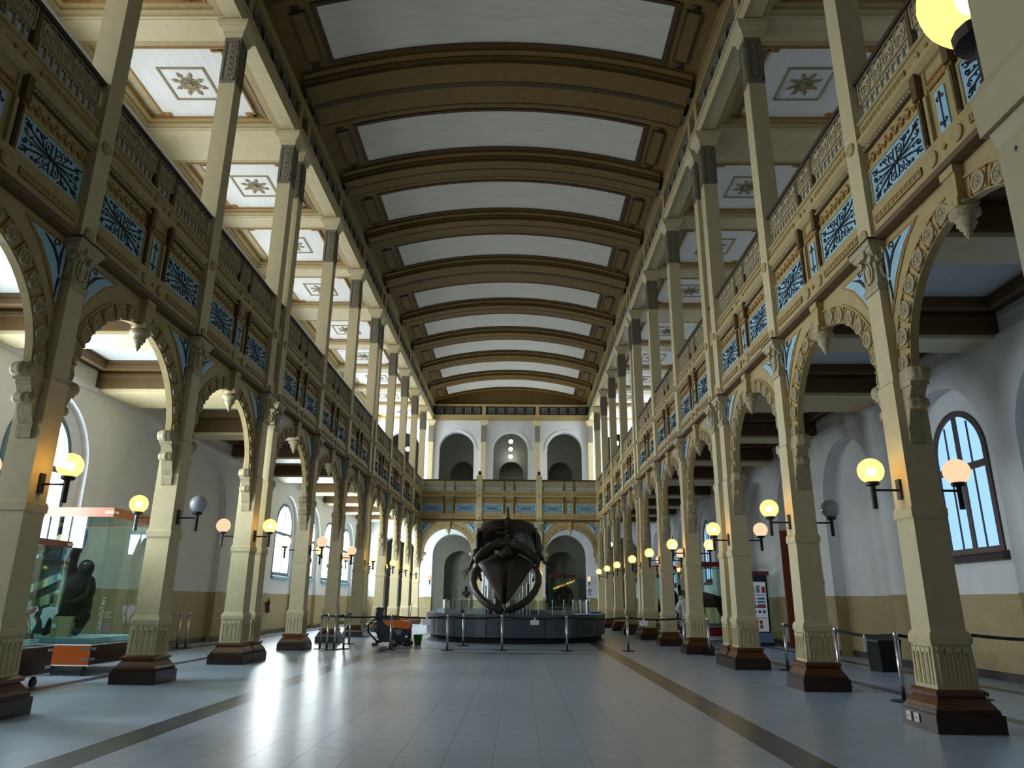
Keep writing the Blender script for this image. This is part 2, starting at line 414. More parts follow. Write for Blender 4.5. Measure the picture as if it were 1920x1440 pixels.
def window_proto(name, fm, pm, a, zs, sill, y):
    r = struct(name)
    def arcband(r0, r1, y0, y1, n=22):
        mb = MB()
        for i in range(n):
            t0, t1 = PI*i/n, PI*(i+1)/n
            q = [(r0*math.cos(t0), zs+r0*math.sin(t0)), (r1*math.cos(t0), zs+r1*math.sin(t0)), (r1*math.cos(t1), zs+r1*math.sin(t1)), (r0*math.cos(t1), zs+r0*math.sin(t1))]
            mb.prism(q, y0, y1)
        return mb
    f = arcband(a-.13, a, y-.02, y+.10)
    f.box(-a, -a+.13, y-.02, y+.10, sill, zs).box(a-.13, a, y-.02, y+.10, sill, zs).box(-a, a, y-.02, y+.10, sill, sill+.12)
    part('frame', f, fm, r)
    part('mullion', MB().box(-.06, .06, y-.01, y+.08, sill+.12, zs+a-.13), fm, r)
    zt = 4.20
    part('transom', MB().box(-a+.13, a-.13, y-.015, y+.085, zt-.07, zt+.07), fm, r)
    for s in (-1, 1): part('glazing_bar', MB().box(s*.40-.012, s*.40+.012, y+.0, y+.05, sill+.12, zs+.66), fm, r)
    part('sill', MB().prism([(-.15, sill-.16), (.02, sill-.16), (.02, sill+.02), (-.10, sill-.06)], -a-.08, a+.08, 'x').add([], []), fm, r, (0, y, 0))
    for s in (-1, 1):
        x0, x1 = (-a+.13, -.06) if s < 0 else (.06, a-.13)
        part('pane', MB().add([(x0,y+.03,sill+.12),(x1,y+.03,sill+.12),(x1,y+.03,zt-.07),(x0,y+.03,zt-.07)], [(0,1,2,3)]), pm, r)
        R = a-.13; pts = [(.06, zt+.07), (R, zt+.07)] + [(R*math.cos(t), zs+R*math.sin(t)) for t in [PI/2*k/9 for k in range(9)]] + [(.06, zs+R-.002)]
        part('pane', MB().add([(s*x, y+.03, z) for x, z in pts], [tuple(range(len(pts)))]), pm, r)
    return r
nwin = 0
for side in ('left', 'right'):
    aisle_wall(side)
    fm, pm, pu = (m['window_blue'], m['win_left'], m['win_left_up']) if side == 'left' else (m['window_wood'], m['win_right'], m['win_right_up'])
    proto = None
    for mid in MIDS:
        if mid in BLIND_ON[side]: continue
        nwin += 1
        if proto is None:
            proto = window_proto('window_%d' % nwin, fm, pm, WIN[side][0], WIN[side][1], WS, WIN[side][3]-.02); proto.location = (SX[side]*XW, mid+SHIFT[side].get(mid,0), 0); proto.rotation_euler = (0,0,RZ[side])
        else:
            o = dup(proto, (SX[side]*XW, mid+SHIFT[side].get(mid,0), 0), RZ[side]); o.name = 'window_%d' % nwin
    proto = None
    for mid in MIDS:
        nwin += 1
        if proto is None:
            proto = struct('window_%d' % nwin, None, None, (SX[side]*XW, mid, 0), RZ[side])
            a = 1.05; zs = 12.2; ar = [(a*math.cos(PI*k/16), zs+a*math.sin(PI*k/16)) for k in range(17)]
            part('pane', MB().add([(-a,.16,9.3),(a,.16,9.3)] + [(x,.16,z) for x, z in ar], [tuple(range(19))]), pu, proto)
            part('mullion', MB().box(-.05,.05,.10,.15,9.3,zs+a).box(-a,a,.10,.15,11.2,11.3), fm, proto)
        else:
            o = dup(proto, (SX[side]*XW, mid, 0), RZ[side]); o.name = 'window_%d' % nwin
            if mid > 48:  # end bay: panes enlarged and brightened to light the white end wall
                for c in list(o.children): bpy.data.objects.remove(c)
                a = 1.7; ar = [(a*math.cos(PI*k/16), zs+a*math.sin(PI*k/16)) for k in range(17)]
                part('pane', MB().add([(-a,.16,8.4),(a,.16,8.4)] + [(x,.16,z) for x, z in ar], [tuple(range(19))]), m['win_end_fill'], o)
                part('mullion', MB().box(-.05,.05,.10,.15,8.4,zs+a).box(-a,a,.10,.15,11.2,11.3), fm, o)
bpy.context.view_layer.update()
for o in bpy.data.objects:
    if o.name == 'window_1':
        for c in o.children:
            if c.name.startswith('pane'): c.data = c.data.copy(); c.data.materials[0] = m['win_left_dimmed']
# doorway of the right-hand aisle
door = struct('door_1', None, None, (XW, 23.98, 0), RZ['right'])
part('door_leaf', MB().box(-1.25, 0.0, ND+.05, ND+.11, .01, 3.85).box(-1.12, -.14, ND+.03, ND+.05, .3, 1.5).box(-1.12, -.14, ND+.03, ND+.05, 1.75, 3.6), m['door_wood'], door)
part('door_leaf', MB().box(-1.60, -1.53, -.02, ND+.02, .01, 3.85).box(-1.53, -1.515, .04, ND-.05, .3, 1.5).box(-1.53, -1.515, .04, ND-.05, 1.75, 3.6), m['door_wood'], door)
part('door_frame', MB().box(-1.33, -1.25, ND-.02, ND+.2, 0, 3.95).box(1.25, 1.33, ND-.02, ND+.2, 0, 3.95).box(-1.33, 1.33, ND-.02, ND+.2, 3.85, 3.95), m['door_wood'], door)

# ------------------------------------------------------------------ end walls
b = MB().box(-10.6, 10.6, Y0-.4, Y0, 0, 17.0)
struct('wall_front', b, m['dark_room'])  # unseen near wall, coloured dark to stand in for the shade there
# far wall: white, three arches below and three above
fw_lo, fw_hi, dado, rail = MB(), MB(), MB(), MB()
BX = (-3.88, 0.0, 3.88); ex = (-XC, -1.94, 1.94, XC)
for i, c in enumerate(BX):
    arch_plate(fw_lo, c, ex[i], ex[i+1], DZ, 7.3, 1.42, 4.42, 0, .9)
    arch_plate(fw_hi, c, ex[i], ex[i+1], 7.3, 14.2, 1.25, 11.85, 0, .55)
    for a, e in ((ex[i], c-1.42), (c+1.42, ex[i+1])):
        dado.box(a, e, 0, .9, 0, DZ); rail.box(a-.0, e+.03, -.04, .93, DZ-.06, DZ+.03)
for s in (-1, 1):
    c = s*7.8
    arch_plate(fw_lo, c, min(s*XC, s*XW), max(s*XC, s*XW), DZ, 7.3, 1.35, 4.3, 0, .9)
    arch_plate(fw_hi, c, min(s*XC, s*XW), max(s*XC, s*XW), 7.3, 14.6, 1.25, 11.85, 0, .55)
    for a, e in ((s*XC, c-s*1.35), (c+s*1.35, s*XW)): dado.box(min(a,e), max(a,e), 0, .9, 0, DZ)
w = struct('wall_far', fw_lo, m['wall'], (0, YW, 0))
part('upper_storey', fw_hi, m['wall'], w); part('dado', dado, m['dado'], w); part('dado_rail', rail, m['dado'], w)
for c in BX:
    mb = MB()
    for i in range(20):
        t0, t1 = PI*i/20, PI*(i+1)/20
        q = [(c+1.27*math.cos(t), 11.85+1.27*math.sin(t)) for t in (t0, t1)] + [(c+1.42*math.cos(t), 11.85+1.42*math.sin(t)) for t in (t1, t0)]
        mb.prism(q, -.03, 0)
    mb.box(c-1.45, c-1.2, -.05, .0, 11.78, 11.86).box(c+1.2, c+1.45, -.05, .0, 11.78, 11.86)
    part('arch_moulding', mb, m['wall'], w)
tym = [(x, -1.05+math.sqrt(17.3**2-x*x)) for x in [-5.7+i*.57 for i in range(21)]]
part('frieze_end', MB().box(-6.3,-5.6,-.05,.2,14.0,15.4).box(5.6,6.3,-.05,.2,14.0,15.4), m['buff'], w)
part('gable', MB().prism([(-5.7, 14.1)] + tym + [(5.7, 14.1)], -.02, .2), m['vault'], w)
# room beyond the far wall
bk = MB()
bk.box(-10.6, 10.6, 7, 7.4, 0, 15)
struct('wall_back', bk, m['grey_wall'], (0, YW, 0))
bk = MB()
for c in BX:
    arch_plate(bk, c, c-1.94, c+1.94, 0, 7.3, 1.15, 3.9, 0, .45, n=18)
    arch_plate(bk, c, c-1.94, c+1.94, 7.3, 14.4, .95, 11.0, -.2, .5, n=18)
bk.box(-1.94-.2, -1.94+.2, -.12, .02, 0, 7.0).box(1.94-.2, 1.94+.2, -.12, .02, 0, 7.0)
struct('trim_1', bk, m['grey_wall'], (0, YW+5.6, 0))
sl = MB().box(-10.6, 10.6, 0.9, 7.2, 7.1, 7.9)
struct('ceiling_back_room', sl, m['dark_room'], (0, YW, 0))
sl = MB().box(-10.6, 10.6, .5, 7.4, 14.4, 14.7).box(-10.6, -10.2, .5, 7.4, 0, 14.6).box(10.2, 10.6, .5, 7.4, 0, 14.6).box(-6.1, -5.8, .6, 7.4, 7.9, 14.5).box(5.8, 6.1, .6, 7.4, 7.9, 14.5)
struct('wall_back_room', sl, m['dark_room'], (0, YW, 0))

# ------------------------------------------------------------------ aisle ceilings (gallery floors) and their coffers
def coffer_mesh(x0, x1, y0, y1, w, notch=0.0):
    """frame ring between the rectangle and an inner opening"""
    return [(x0,x1,y0,y0+w),(x0,x1,y1-w,y1),(x0,x0+w,y0+w,y1-w),(x1-w,x1,y0+w,y1-w)]
def span(i):      # clear bay between beams
    hw = 1.52
    return MIDS[i]-hw, MIDS[i]+hw
for side in ('left', 'right'):
    s = SX[side]; xa, xb = sorted((s*(XC+.22), s*XW)); xm = s*(XC+.22+XW)/2
    c = struct('ceiling_aisle_'+side, MB().box(min(s*5.98, s*XW), max(s*5.98, s*XW), Y0, YF+3.9, 7.0, 7.9), m['wall'])
    for i, mid in enumerate(MIDS):
        y0, y1 = span(i)
        fr = MB()
        for q in coffer_mesh(xa, xb, y0, y1, .42): fr.box(*q, 6.78, 7.0)
        for q in coffer_mesh(xa+.30, xb-.30, y0+.30, y1-.30, .14): fr.box(*q, 6.70, 6.80)
        part('coffer_frame', fr, m['brown'], c)
        part('coffer_board', MB().box(xa+.40, xb-.40, y0+.40, y1-.40, 6.93, 6.985), m['board_aisle_shaded'], c)
        n0 = EDGES[i+1]
        if i < len(MIDS)-1:
            h = MIDS[i+1]-MIDS[i]-3.04
            part('beam', MB().box(xa, xb, n0-h/2, n0+h/2, 6.34, 7.0, 0).box(xa, xb, n0-h/2+.06, n0+h/2-.06, 6.27, 6.34, 1).box(xa, xb, n0-h/2-.06, n0+h/2+.06, 6.62, 6.70, 0), [m['brown'], m['cream']], c)
# far gallery floor
struct('ceiling_near_gallery', MB().box(-5.9, 5.9, Y0, 1.10, 7.0, 7.9), m['wall'])
struct('ceiling_far_gallery', MB().box(-5.9, 5.9, YF+.15, YW, 7.0, 7.9), m['wall'])

# ------------------------------------------------------------------ gallery ceilings with rosettes
def rosette_mesh():
    mb = MB()
    mb.lathe([(.02,-.06),(.10,-.06),(.12,-.03),(.12,0)], 12)
    for ring, (r0, r1, n, w, z) in enumerate(((.08,.24,10,.10,-.05),(.18,.33,14,.11,-.03))):
        for k in range(n):
            a = 2*PI*(k+.5*ring)/n; ca, sa = math.cos(a), math.sin(a)
            loc = [(r0,-w/2,0),((r0+r1)/2,-w*.6,z*.7),(r1,0,z),((r0+r1)/2,w*.6,z*.7),(r0,w/2,0),((r0+r1)/2,0,z)]
            mb.add([(x*ca-y*sa, x*sa+y*ca, q) for x, y, q in loc], [(0,1,5),(1,2,5),(2,3,5),(3,4,5),(4,0,5)])
    for k in range(8):
        a = 2*PI*k/8+PI/8; ca, sa = math.cos(a), math.sin(a)
        loc = [(.30,-.035,0),(.40,-.085,-.02),(.56,0,-.02),(.40,.085,-.02),(.30,.035,0),(.42,0,-.045)]
        mb.add([(x*ca-y*sa, x*sa+y*ca, q) for x, y, q in loc], [(0,1,5),(1,2,5),(2,3,5),(3,4,5),(4,0,5)])
    return mb
ros_me = rosette_mesh().mesh('rosette', m['rosette'])
sq = MB()
for q in coffer_mesh(-.60, .60, -.60, .60, .055): sq.box(*q, -.025, 0)
sq_me = sq.mesh('square_moulding', m['rosette'])
def octo(x0, x1, y0, y1, n):   # rectangle with notched corners
    return [(x0+n,y0),(x1-n,y0),(x1-n,y0+n*.75),(x1,y0+n*.75),(x1,y1-n*.75),(x1-n,y1-n*.75),(x1-n,y1),(x0+n,y1),(x0+n,y1-n*.75),(x0,y1-n*.75),(x0,y0+n*.75),(x0+n,y0+n*.75)]
for side in ('left', 'right'):
    s = SX[side]; xa, xb = sorted((s*(XC+.2), s*XW)); xm = s*7.86
    c = struct('ceiling_gallery_'+side, MB().box(min(s*5.7, s*XW), max(s*5.7, s*XW), Y0, YW+.3, 14.16, 14.4), m['cream'])
    hw = 1.24
    for i, mid in enumerate(MIDS):
        y0, y1 = mid-1.62, mid+1.62
        part('coffer_board', MB().prism(octo(xm-hw, xm+hw, mid-1.29, mid+1.29, .22), 14.07, 14.15, 'z'), m['board_side'], c)
        ln = MB(); o1 = octo(xm-hw-.05, xm+hw+.05, mid-1.34, mid+1.34, .22); o0 = octo(xm-hw, xm+hw, mid-1.29, mid+1.29, .22)
        for k in range(12):
            j = (k+1) % 12; ln.prism([o0[k], o0[j], o1[j], o1[k]], 14.045, 14.10, 'z')
        part('coffer_line', ln, m['gold'], c)
        fr = MB()
        for q in coffer_mesh(xa, xb, y0, y1, .30): fr.box(*q, 14.02, 14.16)
        for q in coffer_mesh(xa, xb, y0, y1, .16): fr.box(*q, 13.96, 14.03)
        part('coffer_frame', fr, m['buff'], c)
        fr = MB()
        for q in coffer_mesh(xa+.28, xb-.28, y0+.28, y1-.28, .05): fr.box(*q, 14.00, 14.05)
        part('coffer_bead', fr, m['gold'], c)
        for sx in (-1, 1):
            for sy in (-1, 1):
                part('corner_scroll', MB().lathe([(.09,0),(.09,-.03),(.06,-.05),(.05,-.02),(.02,-.05)], 10), m['gold'], c, (xm+sx*(hw-.11), mid+sy*1.23, 14.07))
        part('square_moulding', sq_me, None, c, (xm, mid, 14.07))
        r = part('rosette', ros_me, None, c, (xm, mid, 14.07)); r.scale = (.82, .82, 1)
        if i < len(MIDS)-1:
            n0 = EDGES[i+1]; h = MIDS[i+1]-MIDS[i]-3.24
            part('beam', MB().box(xa, xb, n0-h/2, n0+h/2, 13.93, 14.16).box(xa, xb, n0-h/2+.08, n0+h/2-.08, 13.91, 13.93), m['cream'], c)

# ------------------------------------------------------------------ the vault
RV, ZV = 17.3, -1.05
def zv(x): return ZV + math.sqrt(RV*RV - x*x)
def vstrip(mb, xa, xb, y0, y1, lo, hi, n=28, mi=0):
    """solid strip following the vault: underside lo below the vault surface, top hi below it"""
    for i in range(n):
        a, c = xa+(xb-xa)*i/n, xa+(xb-xa)*(i+1)/n
        za, zc = zv(a), zv(c)
        vs = [(a,y0,za-lo),(c,y0,zc-lo),(c,y1,zc-lo),(a,y1,za-lo)]
        fs = [(0,1,2,3)]
        vs += [(a,y0,za-hi),(c,y0,zc-hi),(c,y1,zc-hi),(a,y1,za-hi)]
        fs += [(0,4,5,1),(3,2,6,7)]
        if i == 0: fs.append((0,3,7,4))
        if i == n-1: fs.append((1,5,6,2))
        mb.add(vs, fs, mi)
    return mb
shell = MB(); XS = 5.50
vstrip(shell, -XS, XS, Y0, YW+.1, 0.0, -.25)
for s in (-1, 1):
    shell.prism([(s*XS, zv(XS)), (s*XS, zv(XS)+.25), (s*6.0, zv(XS)+.25), (s*6.0, 15.0), (s*5.66, 15.0), (s*5.62, 15.12)], Y0, YW+.1)
vault = struct('ceiling', shell, m['vault'])
vp = vstrip(MB(), -4.50, 4.50, -.93, .93, .012, -.02).mesh('vault_panel', m['board'])
fl_ = MB(); vstrip(fl_, -4.62, 4.62, -1.05, -.93, .05, 0); vstrip(fl_, -4.62, 4.62, .93, 1.05, .05, 0)
vstrip(fl_, -4.62, -4.50, -.93, .93, .05, 0, 1); vstrip(fl_, 4.50, 4.62, -.93, .93, .05, 0, 1)
fl_me = fl_.mesh('panel_frame', m['vault_dark'])
fo = MB(); vstrip(fo, -5.40, 5.40, -1.33, -1.16, .09, 0); vstrip(fo, -5.40, 5.40, 1.16, 1.33, .09, 0)
fo_me = fo.mesh('rib_moulding', m['vault'])
sp = MB(); sp.box(-.17, .17, -.82, .82, -.045, .06)
for q in coffer_mesh(-.21, .21, -.88, .88, .05): sp.box(*q, -.06, .02, 1)
sp_me = sp.mesh('side_panel', [m['vault'], m['vault_dark']])
sc_me = MB().lathe([(.10,.02),(.10,-.05),(.07,-.07),(.06,-.02),(.02,-.06)], 12).box(-.12,.12,-.12,.12,-.02,.04).mesh('corner_scroll', m['vault_dark'])
for i, mid in enumerate(MIDS):
    part('vault_panel', vp, None, vault, (0, mid, 0)); part('panel_frame', fl_me, None, vault, (0, mid, 0)); part('rib_moulding', fo_me, None, vault, (0, mid, 0))
    for s in (-1, 1):
        ang = -s*math.asin(4.98/RV)
        o = part('side_panel', sp_me, None, vault, (s*4.98, mid, zv(4.98))); o.rotation_euler = (0, -ang, 0)
        for sy in (-1, 1):
            o = part('corner_scroll', sc_me, None, vault, (s*5.0, mid+sy*1.0, zv(5.0))); o.rotation_euler = (0, -ang, 0)
    if i < len(MIDS)-1:
        n0 = EDGES[i+1]; h = MIDS[i+1]-MIDS[i]-2.76
        rb = MB(); vstrip(rb, -5.44, 5.44, -h/2, h/2, .13, 0); vstrip(rb, -5.44, 5.44, -h/2+.16, h/2-.16, .20, .12)
        part('rib', rb, m['vault'], vault, (0, n0, 0))
        gr = MB()
        for t in (-h/2+.03, -h/2+.11, -h/2+.22, h/2-.26, h/2-.15, h/2-.07): vstrip(gr, -5.42, 5.42, t, t+.045, .145, .12)
        if h > 1.5: vstrip(gr, -5.42, 5.42, -.09, .09, .215, .19)
        else: vstrip(gr, -5.42, 5.42, -.03, .03, .21, .19)
        part('rib_groove', gr, m['vault_dark'], vault, (0, n0, 0))
        for s in (-1, 1):
            for t in ((-.39, .39) if h > 1.5 else (0,)):
                part('corbel_block', MB().prism([(s*5.62, 15.05), (s*5.62, 15.34), (s*5.22, 15.36), (s*5.30, 15.24)], -.13, .13), m['dark_brown'], vault, (0, n0+t, 0))

# ------------------------------------------------------------------ architrave and frieze above the upper columns
def square_ornament_mesh():
    mb = MB().box(-.20,.20,-.03,0,-.20,.20,0)
    for q in coffer_mesh(-.20,.20,-.20,.20,.035): mb.box(q[0],q[1],-.05,-.03,q[2],q[3],1)
    for k in range(4):
        a = PI/2*k+PI/4; ca, sa = math.cos(a), math.sin(a)
        pts = [(.02,0),(.09,.035),(.15,0),(.09,-.035)]
        mb.prism([(x*ca-z*sa, x*sa+z*ca) for x, z in pts], -.045, -.03, mi=1)
    return mb
so_me = square_ornament_mesh().mesh('square_ornament', [m['dark_brown'], m['frieze_blue']])
def frieze(name, x0, x1, posts, bays, loc, rz):
    r = struct(name, None, None, loc, rz)
    part('beam', MB().box(x0, x1, -.20, .20, 13.93, 14.33).box(x0, x1, -.24, .24, 14.25, 14.33).box(x0, x1, -.21, -.19, 13.90, 13.97), m['cream'] if name != 'trim_4' else m['buff'], r)
    part('frieze_board', MB().box(x0, x1, -.10, .16, 14.33, 15.0), m['dark_brown'], r)
    part('cornice', MB().box(x0, x1, -.24, .16, 14.98, 15.06).box(x0, x1, -.30, .16, 15.05, 15.09), m['buff'], r)
    for p in posts: part('frieze_post', MB().box(p-.13, p+.13, -.22, -.08, 14.33, 14.98), m['buff'], r)
    for a, c in bays:
        for k in range(5):
            part('square_ornament', so_me, None, r, (a+(c-a)*(k+.5)/5, -.10, 14.66))
    return r
ys = [YC[k] for k in (-1,0,1,2,'2b',3,4,5,'5b',6,7,8,9)]
allb = [(Y0, 1.39), (1.39, 5.355)] + [(a, c) for a, c in zip(ys[:-1], ys[1:]) if c-a > 2] + [(46.57, YW)]
for name, side in (('trim_2', 'left'), ('trim_3', 'right')):
    sg = 1 if side == 'left' else -1
    e = sorted((sg*Y0, sg*YW))
    frieze(name, e[0], e[1], [sg*y for y in ys], [tuple(sorted((sg*(a+.2), sg*(c-.2)))) for a, c in allb], (SX[side]*XC, 0, 0), RZ[side])
frieze('trim_4', -5.62, 5.62, (-1.94, 1.94), [(-5.5, -2.1), (-1.75, 1.75), (2.1, 5.5)], (0, YW-.02, 0), 0)

# ------------------------------------------------------------------ columns
def face4(mb_fn):
    """a mesh piece on each of the four faces: mb_fn(mb) builds it for the -y face"""
    out = MB()
    t = MB(); mb_fn(t)
    for k in range(4):
        c, s = math.cos(PI/2*k), math.sin(PI/2*k)
        out.add([(x*c-y*s, x*s+y*c, z) for x, y, z in t.v], t.f)
        out.mi[-len(t.f):] = t.mi
    return out
def medallion_mb(r=.10, d=.03):
    return MB().lathe([(r,0),(r,-d),(r*.78,-d),(r*.70,-d*.5),(r*.62,-d),(r*.30,-d*1.15),(.005,-d*1.2)], 18, axis='y')
med_me = medallion_mb(.10).mesh('medallion', m['buff'], True)
def flutes(t):
    h = .240
    for k in range(4):
        x = -.150+k*.10
        t.box(x-.043, x-.027, -h-.016, -h+.02, .50, .88); t.box(x+.027, x+.043, -h-.016, -h+.02, .50, .88)
        t.prism([(x-.043,.86),(x+.043,.86),(x+.043,.93),(x,.905),(x-.043,.93)], -h-.016, -h+.02)
def leaf_relief(t, h, z0, z1):
    for q in ((-.15,.15,z0,z0+.03),(-.15,.15,z1-.03,z1),(-.15,-.12,z0,z1),(.12,.15,z0,z1)): t.box(q[0],q[1],-h-.02,-h+.02,q[2],q[3])
    n = 6; dz = (z1-z0-.12)/n
    for k in range(n):
        z = z0+.06+dz*(k+.5)
        for s in (-1, 1):
            t.add([(0,-h-.005,z-dz*.4),(s*.09,-h-.012,z+dz*.1),(s*.04,-h-.03,z+dz*.55),(0,-h-.02,z+dz*.3)], [(0,1,3),(1,2,3)])
        t.sphere((0,-h-.01,z), (.025,.02,dz*.3), 6, 4)
def column_proto(upper=True):
    r = thing('column', 'x', 'column')
    part('base', MB().steps([(0,.395),(.20,.395),(.205,.37),(.25,.365)]), m['wood'], r)
    part('base_slope', MB().steps([(.25,.355),(.29,.335),(.375,.275),(.39,.27)]), m['wood_light'], r, label='honey coloured sloping top of the wooden base')
    part('base_cap', MB().steps([(.39,.30),(.43,.305),(.455,.265)]), m['wood_light'], r)
    part('fluted_foot', MB().steps([(.455,.245),(.96,.235)]), m['cream'], r)
    part('flute_rib', face4(flutes), m['cream'], r, stuff=True)
    part('collar', MB().steps([(.955,.25),(1.03,.255),(1.09,.235)]), m['cream'], r)
    part('lower_shaft', MB().steps([(1.09,.22),(1.12,.212),(2.42,.205),(2.46,.212)]), m['cream'], r)
    part('collar', MB().steps([(2.46,.225),(2.56,.228),(2.60,.21)]), m['cream'], r)
    part('middle_shaft', MB().steps([(2.60,.202),(4.16,.198),(4.22,.204),(4.26,.182)]), m['cream'], r)
    part('upper_part_shaft', MB().steps([(4.26,.182),(5.60,.178)]), m['cream'], r).name = 'neck'
    cp = MB().steps([(5.58,.20),(5.66,.215),(5.70,.18),(6.08,.185),(6.16,.26),(6.20,.27),(6.21,.29),(6.29,.30)])
    cap = part('capital', cp, m['relief'], r)
    lf = MB()
    def scroll(t):
        for s in (-1, 1):
            t.lathe([(.055,-.03),(.055,.03)], 10, (s*.13, -.21, 6.06), 'y')
            t.ribbon([(s*.03,5.74),(s*.10,5.80),(s*.12,5.92),(s*.07,6.02)], .03, -.215, -.17)
        t.prism([(-.04,5.74),(.04,5.74),(.07,5.95),(0,6.05),(-.07,5.95)], -.215, -.17)
        t.prism([(-.10,6.10),(.10,6.10),(.12,6.20),(-.12,6.20)], -.29, -.2)
    part('leaf_scroll', face4(scroll), m['relief'], cap)
    part('abacus', MB().steps([(6.29,.31),(6.32,.31)]), m['dark_brown'], r)
    part('pilaster', MB().box(-.18,.18,-.18,.18,6.32,8.20).box(-.175,.175,-.175,.18,8.195,8.215).box(-.18,.18,-.18,.18,8.21,8.97), m['cream'], r)
    for z in (6.47, 7.94): part('medallion', med_me, None, r, (0,-.18,z))
    if upper:
        part('upper_shaft', MB().box(-.18,.18,-.18,.18,8.97,12.32), m['cream'], r)
        u = part('ornament_block', MB().box(-.185,.185,-.185,.185,12.30,13.52), m['stone_relief'], r)
        part('leaf_relief', face4(lambda t: leaf_relief(t, .185, 12.38, 13.42)), m['stone_relief'], u)
        part('upper_abacus', MB().steps([(13.52,.20),(13.60,.23),(13.66,.24),(13.74,.31),(13.78,.32),(13.80,.34),(13.90,.345)]), m['cream'], r)
    else:
        part('finial', MB().steps([(8.97,.20),(9.05,.21),(9.22,.19),(9.26,.19)]), m['cream'], r)
        part('knob', MB().lathe([(.06,9.26),(.05,9.32),(.13,9.36),(.14,9.42),(.08,9.46),(.11,9.50),(.05,9.56)], 14), m['iron'], r)
    return r
def lab(side, i, txt):
    return txt % (ORD[i], side)
cproto = None
order = [-1, 0, 1, 2, '2b', 3, 4, 5, '5b', 6, 7, 8, 9]
for side in ('left', 'right'):
    for i, k in enumerate(order):
        if k == -1: l = 'cream column standing out of view just before the first lamp column of the %s arcade' % side
        elif k == 9: l = 'cream corner column where the %s arcade meets the end balcony' % side
        elif k in (2, 5): l = 'nearer column of the %s coupled pair in the %s arcade, with dark wooden base' % ('first' if k == 2 else 'second', side)
        elif k in ('2b', '5b'): l = 'farther column of the %s coupled pair in the %s arcade' % ('first' if k == '2b' else 'second', side)
        else:
            n = [q for q in order if isinstance(q, int) and q not in (-1, 2, 5, 9)].index(k)
            l = '%s single cream column from the camera in the %s arcade' % (ORD[n], side)
        loc = (SX[side]*XC, YC[k], 0)
        if cproto is None:
            cproto = column_proto(); cproto.location = loc; cproto.rotation_euler = (0,0,RZ[side]); cproto['label'] = l
        else: dup(cproto, loc, RZ[side], l)
for c in list(bpy.data.objects):
    if c.name.split('.')[0] == 'column' and c.get('category') == 'column': c['group'] = 'columns of the side arcades'
eproto = column_proto(False); eproto.location = (-1.94, YF, 0)
eproto['label'] = 'cream column under the end balcony, the one on the left behind the whale skeleton'; eproto['group'] = 'columns of the end balcony'
dup(eproto, (1.94, YF, 0), 0, 'cream column under the end balcony, the one on the right with a lit globe lamp')
dup(eproto, (2.0, 1.24, 0), PI, 'grey shaded column very close at the upper right edge, with a glowing globe lamp')

# ------------------------------------------------------------------ arcade bays (arch below, balcony front above)
HB = P_/2                                  # half bay
AR, AZ = 1.55, 4.27                        # arch radius and springing
def arc_pts(r, n, a0=0.0, a1=PI): return [(r*math.cos(a0+(a1-a0)*i/n), AZ+r*math.sin(a0+(a1-a0)*i/n)) for i in range(n+1)]
def arch_mb():
    mb = MB(); n = 28; R2 = HB-.17
    def col(xa, za, xb, zb, top):
        vs = [(xa,-.05,za),(xb,-.05,zb),(xb,-.05,top),(xa,-.05,top),(xa,.06,za),(xb,.06,zb),(xb,.06,top),(xa,.06,top)]
        mb.add(vs, [(0,1,2,3),(4,7,6,5),(0,4,5,1)])
    pts = arc_pts(AR, n)
    for a, c in zip(pts[:-1], pts[1:]): col(c[0], c[1], a[0], a[1], 6.32)
    for s in (-1, 1): mb.box(min(s*AR, s*R2), max(s*AR, s*R2), -.05, .06, AZ, 6.32)
    # raised hood over the voussoirs
    for i in range(n):
        t0, t1 = PI*i/n, PI*(i+1)/n
        q = [(r*math.cos(t), AZ+r*math.sin(t)) for r, t in ((AR+.27,t0),(AR+.30,t0),(AR+.30,t1),(AR+.27,t1))]
        if max(abs(p[0]) for p in q) < R2: mb.prism(q, -.075, -.04)
    return mb
def ros5():
    mb = MB().lathe([(.118,0),(.118,-.022),(.095,-.022),(.09,-.008),(.02,-.008)], 14, axis='y')
    for k in range(5):
        a = 2*PI*k/5+PI/2; ca, sa = math.cos(a), math.sin(a)
        loc = [(.015,0),(.055,.032),(.088,0),(.055,-.032)]
        mb.add([(x*ca-z*sa, -.010, x*sa+z*ca) for x, z in loc] + [(.05*ca,-.032,.05*sa)], [(0,1,4),(1,2,4),(2,3,4),(3,0,4)])
    mb.sphere((0,-.015,0), (.02,.02,.02), 6, 4)
    return mb
ros5_me = ros5().mesh('rosette', m['relief'])
vb = MB().box(-.125, .125, -.02, .01, -.115, .115, 0)
for q in ((-.145,-.122,-.130,.130),(-.145,.145,.108,.130)): vb.box(q[0], q[1], -.035, .01, q[2], q[3], 1)
vb_me = vb.mesh('rosette_block', [m['buff'], m['gold']])
def spiral(cx, cz, r0, turns, a0, sgn, n=20):
    return [(cx+r0*(1-.85*i/n)*math.cos(a0+sgn*turns*2*PI*i/n), cz+r0*(1-.85*i/n)*math.sin(a0+sgn*turns*2*PI*i/n)) for i in range(n+1)]
